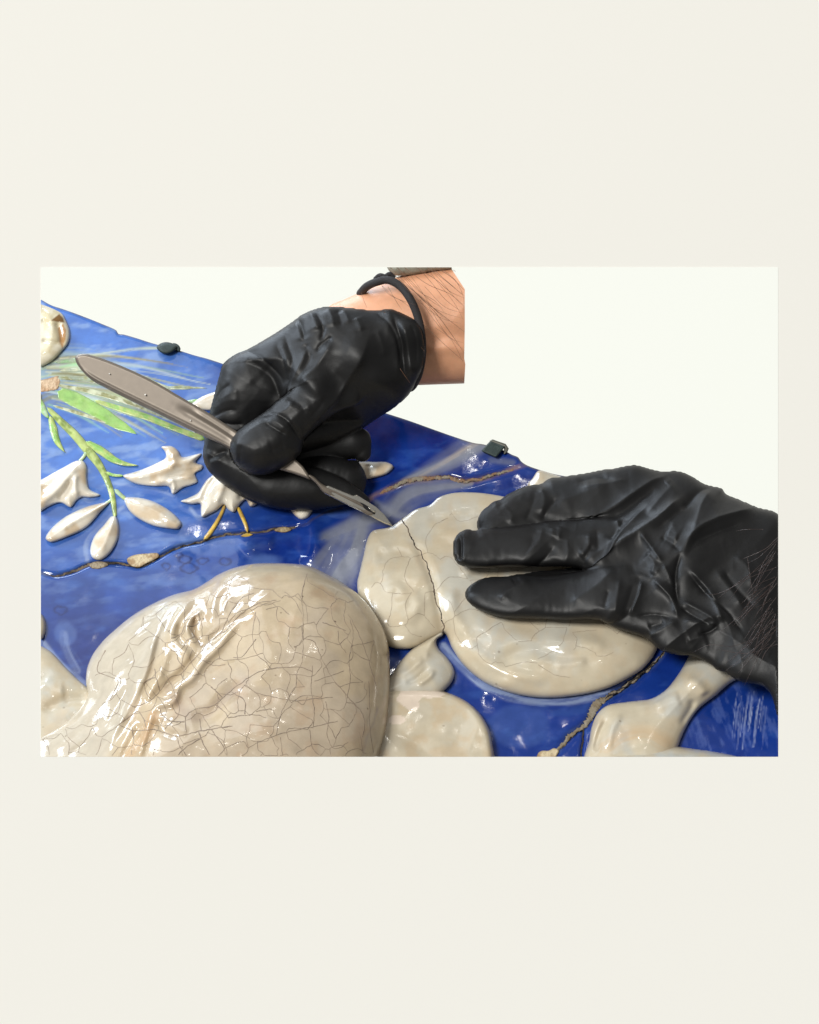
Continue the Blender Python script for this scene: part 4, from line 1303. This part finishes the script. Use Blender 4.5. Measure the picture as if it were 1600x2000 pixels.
# index
H2.layer([(934, 1036), (933, 1018), (940, 1001), (957, 986), (966, 979), (977, 977), (988, 968), (1003, 960), (1027, 950), (1058, 945), (1073, 935), (1095, 932), (1138, 926), (1200, 916), (1260, 925), (1280, 980), (1220, 1020), (1120, 1030), (1040, 1040), (970, 1055), (940, 1050)],
         [(950, 1010, 78), (1060, 990, 82), (1230, 970, 88)], [(960, 1010, 40), (1100, 985, 46), (1230, 960, 50)], 50, 6)
# middle
H2.layer([(886, 1072), (887, 1056), (893, 1045), (902, 1038), (914, 1034), (928, 1037), (940, 1032), (994, 1026), (1056, 1018), (1068, 1014), (1097, 1015), (1169, 1007), (1205, 992), (1260, 980), (1290, 1040), (1230, 1090), (1148, 1114), (1128, 1108), (1056, 1106), (994, 1106), (942, 1109), (911, 1107), (896, 1102), (888, 1090)],
         [(900, 1070, 92), (1060, 1062, 98), (1200, 1050, 104), (1260, 1020, 108)], [(895, 1070, 40), (1060, 1062, 45), (1200, 1050, 48)], 42, 0, 2.2)
# ring
H2.layer([(909, 1159), (913, 1149), (932, 1135), (953, 1128), (985, 1127), (1014, 1122), (1060, 1124), (1095, 1121), (1140, 1113), (1180, 1092), (1230, 1075), (1270, 1130), (1240, 1200), (1190, 1218), (1169, 1210), (1097, 1209), (1035, 1207), (985, 1205), (952, 1197), (925, 1184), (912, 1171)],
         [(920, 1160, 82), (1060, 1165, 90), (1220, 1150, 112)], [(920, 1160, 36), (1060, 1165, 44), (1220, 1150, 50)], 46, 4)
# thin sliver behind the ring finger
H2.layer([(1020, 1124), (1045, 1117), (1100, 1112), (1150, 1106), (1160, 1140), (1080, 1140), (1030, 1135)], [(1080, 1125, 66)], 14, 12, 2)
F2 = [
    ([(1120, 1013), (1175, 1006), (1205, 990), (1237, 967), (1270, 945), (1308, 924)], 13, 12, 4), ([(1180, 1015), (1215, 998), (1250, 972), (1285, 950)], -8, 8),
    ([(1140, 1112), (1182, 1090), (1200, 1062), (1217, 1040), (1242, 1015), (1266, 988)], 14, 4, 10), ([(1190, 1060), (1210, 1030), (1222, 1010)], -9, 10),
    ([(1182, 1090), (1212, 1066), (1250, 1042), (1292, 1012), (1320, 985), (1342, 963)], 18, 7, 11), ([(1275, 1040), (1305, 1018), (1335, 990), (1370, 960)], -10, 9),
    ([(1262, 1010), (1290, 975), (1320, 940)], 7, 12), ([(1300, 945), (1312, 935)], 3, 6),
    ([(1250, 1042), (1270, 1067), (1296, 1102)], 9, 5, 4), ([(1260, 1080), (1280, 1105), (1272, 1128)], 8, 9), ([(1230, 1124), (1255, 1126), (1272, 1132), (1294, 1104)], 5, 6),
    ([(1272, 1132), (1290, 1147), (1312, 1170), (1326, 1212)], 10, 7, 4), ([(1255, 1132), (1249, 1162), (1230, 1206)], 10, 6), ([(1238, 1140), (1228, 1170), (1218, 1200)], -4, 9), ([(1212, 1130), (1205, 1170), (1200, 1205)], 5, 7), ([(1190, 1150), (1180, 1190)], -5, 6),
    ([(1296, 1102), (1310, 1130), (1317, 1150)], 6, 4), ([(1332, 1076), (1320, 1115), (1320, 1155), (1330, 1190)], -16, 9, 8),
    ([(1392, 951), (1367, 960), (1345, 978), (1330, 1000)], -9, 8), ([(1395, 955), (1372, 985), (1362, 1020), (1352, 1050)], 9, 12),
    ([(1334, 1082), (1352, 1050), (1380, 1030), (1417, 1015), (1455, 1003), (1478, 990)], 18, 12, 5), ([(1340, 1090), (1360, 1060), (1385, 1046), (1420, 1032), (1455, 1020)], -10, 6, 9),
    ([(1337, 1102), (1380, 1148), (1408, 1186), (1455, 1228)], 8, 5), ([(1342, 1116), (1385, 1163), (1425, 1200), (1455, 1240)], -12, 6), ([(1330, 1172), (1370, 1195), (1406, 1220)], 7, 4), ([(1326, 1182), (1365, 1210), (1395, 1226)], -8, 5),
    ([(1380, 1150), (1401, 1186), (1414, 1220)], 7, 5), ([(1395, 1110), (1425, 1150), (1455, 1190)], 8, 9), ([(1410, 1110), (1440, 1150), (1475, 1185)], -8, 7), ([(1290, 1050), (1312, 1062), (1331, 1080)], -7, 5), ([(1300, 1045), (1325, 1058)], 5, 8),
    ([(1327, 1211), (1290, 1231), (1262, 1248)], 7, 8), ([(1405, 1220), (1390, 1232), (1362, 1242)], -7, 4), ([(1331, 1211), (1377, 1220), (1406, 1220)], 6, 5), ([(1240, 1205), (1280, 1200), (1320, 1208)], -5, 4),
    ([(1265, 1225), (1300, 1215)], -6, 6), ([(1340, 1255), (1380, 1240)], 5, 10), ([(1430, 1085), (1460, 1110), (1468, 1150)], 7, 9), ([(1440, 1230), (1470, 1280), (1420, 1310)], 5, 14),
    # middle finger
    ([(905, 1040), (906, 1070), (904, 1103)], 4, 3), ([(899, 1044), (900, 1070), (898, 1098)], -14, 3.2), ([(890, 1050), (889, 1070), (892, 1090)], 4, 3),
    ([(1060, 1024), (1054, 1056), (1030, 1082), (1012, 1106)], 6, 8), ([(1044, 1040), (1036, 1068), (1016, 1100)], -5, 9), ([(1082, 1032), (1076, 1048)], 4, 6), ([(1098, 1030), (1090, 1056)], 5, 6), ([(1086, 1064), (1068, 1086), (1046, 1112)], -7, 9), ([(1105, 1050), (1110, 1075), (1100, 1108)], 4, 8), ([(1152, 1040), (1148, 1072), (1130, 1088)], 8, 8), ([(1160, 1062), (1146, 1084), (1136, 1114)], -8, 9), ([(1165, 1030), (1168, 1080)], -6, 9), ([(1205, 1012), (1212, 1042)], 5, 4), ([(940, 1045), (1000, 1040), (1050, 1034)], 3, 10),
    # index finger
    ([(1055, 950), (1064, 976), (1056, 1006)], 5, 8), ([(1090, 970), (1072, 992), (1058, 1020)], -8, 10), ([(980, 985), (1000, 1010), (992, 1024)], 4, 8), ([(1046, 960), (1040, 985), (1026, 1020)], -5, 9), ([(1125, 944), (1165, 934), (1205, 940)], -5, 6), ([(1130, 956), (1180, 948), (1230, 938)], 5, 6), ([(1085, 985), (1140, 965), (1190, 950)], 5, 14),
    # ring finger
    ([(978, 1178), (990, 1158), (1015, 1145), (1035, 1128)], 7, 8), ([(1000, 1138), (1015, 1130)], -5, 6), ([(1045, 1130), (1080, 1130), (1120, 1122)], -4, 5), ([(1110, 1180), (1160, 1150), (1205, 1110)], 7, 12),
]


def crumple2(x, y):
    u = x * .80 - y * .60; v = x * .60 + y * .80
    n = fbm(u, v * 2.6, 190, 1, 81); m = fbm(x * .75 + y * .65, (x * .65 - y * .75) * 2.0, 150, 1, 84)
    r = 1 - np.abs(2 * n - 1) ** .9; q = 1 - np.abs(2 * m - 1) ** .9
    f = fbm(x, y * .45, 17, 2, 88); f = (1 - np.abs(2 * f - 1)) * sst(.42, .62, fbm(x, y, 60, 2, 89))
    return f * 1.2 + (r - .5) * 11 * sst(1240, 1380, x) + (q - .5) * 10 * sst(1220, 1340, x) + (r - .5) * 5


v, f = H2.mesh(F2, RECT, 3, 1.5, 5, 1.2, 1.8, crumple2)
grid_mesh('glove', v, f, M_glove, hand2)

# ------------------------------------------------------------------ scalpel
scal = thing('scalpel', 'steel scalpel held in the gloved fingers, blade tip on the crack', 'scalpel', P(767, 1028, -168))


def sz(x):
    return np.interp(x, [140, 450, 600, 690, 768], [-195, -152, -122, -135, -163])


def bar(name, outline, T, R, mat, off=0, folds=(), step=1.6, smooth=True, plateau=2.0, lean=0.0, thick=None):
    return build(name, outline, mat, scal, lambda x, y, d: sz(x) + off + T * np.clip(d / R, 0, 1) ** .8 + crease(x, y, list(folds)), lambda x, y: sz(x) + off - (thick or T), None, step=step, smooth=smooth)


bar('handle', [(147, 697), (152, 693), (165, 691), (180, 694), (205, 702), (250, 720), (300, 744), (355, 776), (410, 808), (466, 845), (535, 890), (524, 912), (470, 890), (440, 872), (380, 844), (310, 809), (250, 780), (205, 757), (180, 743), (160, 724), (149, 708)], 6, 4, M_steel, -6,
    [([(150, 708), (165, 724), (185, 738), (215, 754), (300, 796), (400, 846), (470, 884)], 4.2, 2.2), ([(340, 792), (400, 826), (470, 868)], -2.5, 7), ([(372, 800), (420, 829), (480, 870)], 2, 4)])
bar('handle_shoulder', [(530, 905), (548, 918), (570, 924), (590, 931), (606, 937), (603, 927), (592, 911), (577, 897), (550, 890)], 5, 3, M_steel, 6, smooth=False)
bar('blade_mount', [(596, 925), (612, 930), (628, 944), (660, 960), (700, 978), (722, 990), (733, 1000), (726, 1008), (700, 996), (660, 974), (633, 963), (618, 945)], 6, 3, M_steel, 2, [([(640, 958), (690, 984), (722, 1000)], -5, 2.5), ([(640, 951), (680, 968), (716, 986)], 2, 2.5)])
blade = bar('blade', [(634, 950), (642, 948), (690, 968), (696, 966), (735, 990), (752, 1006), (768, 1028), (752, 1023), (730, 1012), (716, 1004), (690, 992), (634, 964)], 3, 2.5, M_blade, 3, (), 1.4, False)
M_slot = simple('slot_dark', (0.012, 0.012, 0.014), 0.3)
build('slot', [(702, 981), (709, 983), (722, 991), (733, 1000), (732, 1005), (724, 1002), (711, 992)], M_slot, blade, lambda x, y, d: sz(x) + 6.6 + 1.6 * dome(d, 3), lambda x, y: sz(x) + 3, None, step=1.4)
build('rivet', [(720, 991), (726, 992), (734, 998), (732, 1001), (725, 998)], M_blade, blade, lambda x, y, d: sz(x) + 8 + 2.5 * dome(d, 2.5), lambda x, y: sz(x) + 5, None, step=1.2)
M_spot = simple('white_speck', (0.8, 0.78, 0.72), 0.5)
handle = bpy.data.objects['handle']
for cx, cy, r in [(214, 730, 1.3), (284, 771, 1.7), (372, 821, 1.2)]:
    a = np.linspace(0, 2 * math.pi, 9)[:-1]
    build('speck', [(cx + r * math.cos(t), cy + r * math.sin(t)) for t in a], M_spot, handle, lambda x, y, d: sz(x) + 4.8 + 1 * dome(d, 1), lambda x, y: sz(x) - 2, None, step=.9)

# ------------------------------------------------------------------ loose hair
rh = np.random.RandomState(12)


def strands(name, roots, label, mat, rad, z0, zend=None):
    paths = []; rr = []
    for (pts, zz) in roots:
        p = spline(pts, False, 6)
        n = len(p)
        z = np.interp(np.linspace(0, 1, n), np.linspace(0, 1, len(zz)), zz)
        paths.append(np.column_stack([p, z]))
        rr.append(rad * (.7 + .6 * rh.rand()) * np.interp(np.linspace(0, 1, n), [0, .7, 1], [1, 1, .35]))
    V, F = tube_mesh(paths, rr, 4)
    o = mesh_obj(name, P(V[:, 0], V[:, 1], V[:, 2]), F, mat, None)
    o['label'] = label; o['category'] = 'hair'
    o['kind'] = 'stuff'
    return o


st = []
main = [[(762, 522), (800, 560), (845, 600), (907, 648)], [(790, 522), (835, 555), (880, 575), (907, 598)], [(812, 522), (850, 545), (880, 570), (907, 582)],
        [(760, 526), (792, 556), (830, 585), (865, 620)], [(775, 522), (820, 570), (850, 588), (868, 610)], [(835, 522), (870, 548), (907, 578)], [(850, 522), (880, 540), (908, 568)],
        [(770, 535), (810, 580), (860, 620), (900, 632)], [(800, 560), (850, 610), (880, 650), (907, 690)], [(820, 585), (860, 640), (907, 685)], [(838, 600), (880, 660), (906, 670)],
        [(824, 630), (860, 665), (905, 705)], [(746, 558), (760, 575), (785, 588), (800, 600)], [(758, 560), (775, 590), (785, 605)], [(706, 572), (712, 590), (718, 603)],
        [(745, 556), (770, 580), (812, 596)], [(750, 610), (775, 622), (800, 650), (829, 686)], [(770, 700), (785, 725), (801, 748)], [(868, 522), (890, 530), (884, 526)],
        [(780, 530), (830, 590), (870, 612), (905, 622)], [(830, 560), (870, 600), (907, 612)], [(850, 640), (880, 662), (907, 712)]]
for m_ in main:
    st.append((m_, [-150, -128, -128, -135]))
for i in range(7):
    x0 = 760 + rh.rand() * 110
    L = .6 + .5 * rh.rand()
    sl = .75 + .5 * rh.rand()
    q = [(x0, 523), (x0 + 28 * L, 523 + 32 * sl * L), (x0 + 62 * L, 523 + 66 * sl * L + rh.rand() * 8), (x0 + 95 * L, 523 + 95 * sl * L + rh.rand() * 14)]
    q = [(min(a, 906), b) for a, b in q]
    st.append((q, [-155, -130, -125, -130]))
strands('hair_strands', st, 'fine brown hair strands hanging across the bare wrist', M_hair, 0.36, 0)
st = []
for i in range(38):
    t = rh.rand()
    y0 = 1060 + 210 * t
    L = 40 + rh.rand() * 95
    ang = math.radians(118 + rh.rand() * 36 - 6)
    x0 = 1519 - rh.rand() * 10 * (1 + t)
    bx = x0 + math.cos(ang) * L; by = y0 + math.sin(ang) * L
    mx_ = (x0 + bx) / 2 - rh.rand() * 6; my_ = (y0 + by) / 2 - 4 * rh.rand()
    zt = zp(my_) + 205 - (1519 - mx_) * .02
    st.append(([(x0, y0), (mx_, my_), (bx, by)], [zp(y0) + 186, zp(my_) + 214, zp(by) + 205]))
for q in [[(1516, 1108), (1470, 1126), (1400, 1160), (1374, 1160)], [(1519, 1050), (1495, 1072), (1450, 1092)], [(1490, 1034), (1460, 1034), (1438, 1037)], [(1519, 1055), (1480, 1090), (1460, 1100)],
          [(1505, 1180), (1470, 1250), (1416, 1296)], [(1480, 1245), (1430, 1262), (1385, 1260), (1352, 1275)], [(1519, 1258), (1460, 1276), (1400, 1268)], [(1515, 1200), (1500, 1240), (1450, 1285), (1415, 1312)], [(1460, 1090), (1475, 1160), (1500, 1165)]]:
    st.append((q, [zp(q[0][1]) + 205, zp(q[len(q) // 2][1]) + 215, zp(q[-1][1]) + 190]))
strands('hair_strands', st, 'dark hair strands falling over the glove cuff at the right', M_hair2, 0.5, 0)
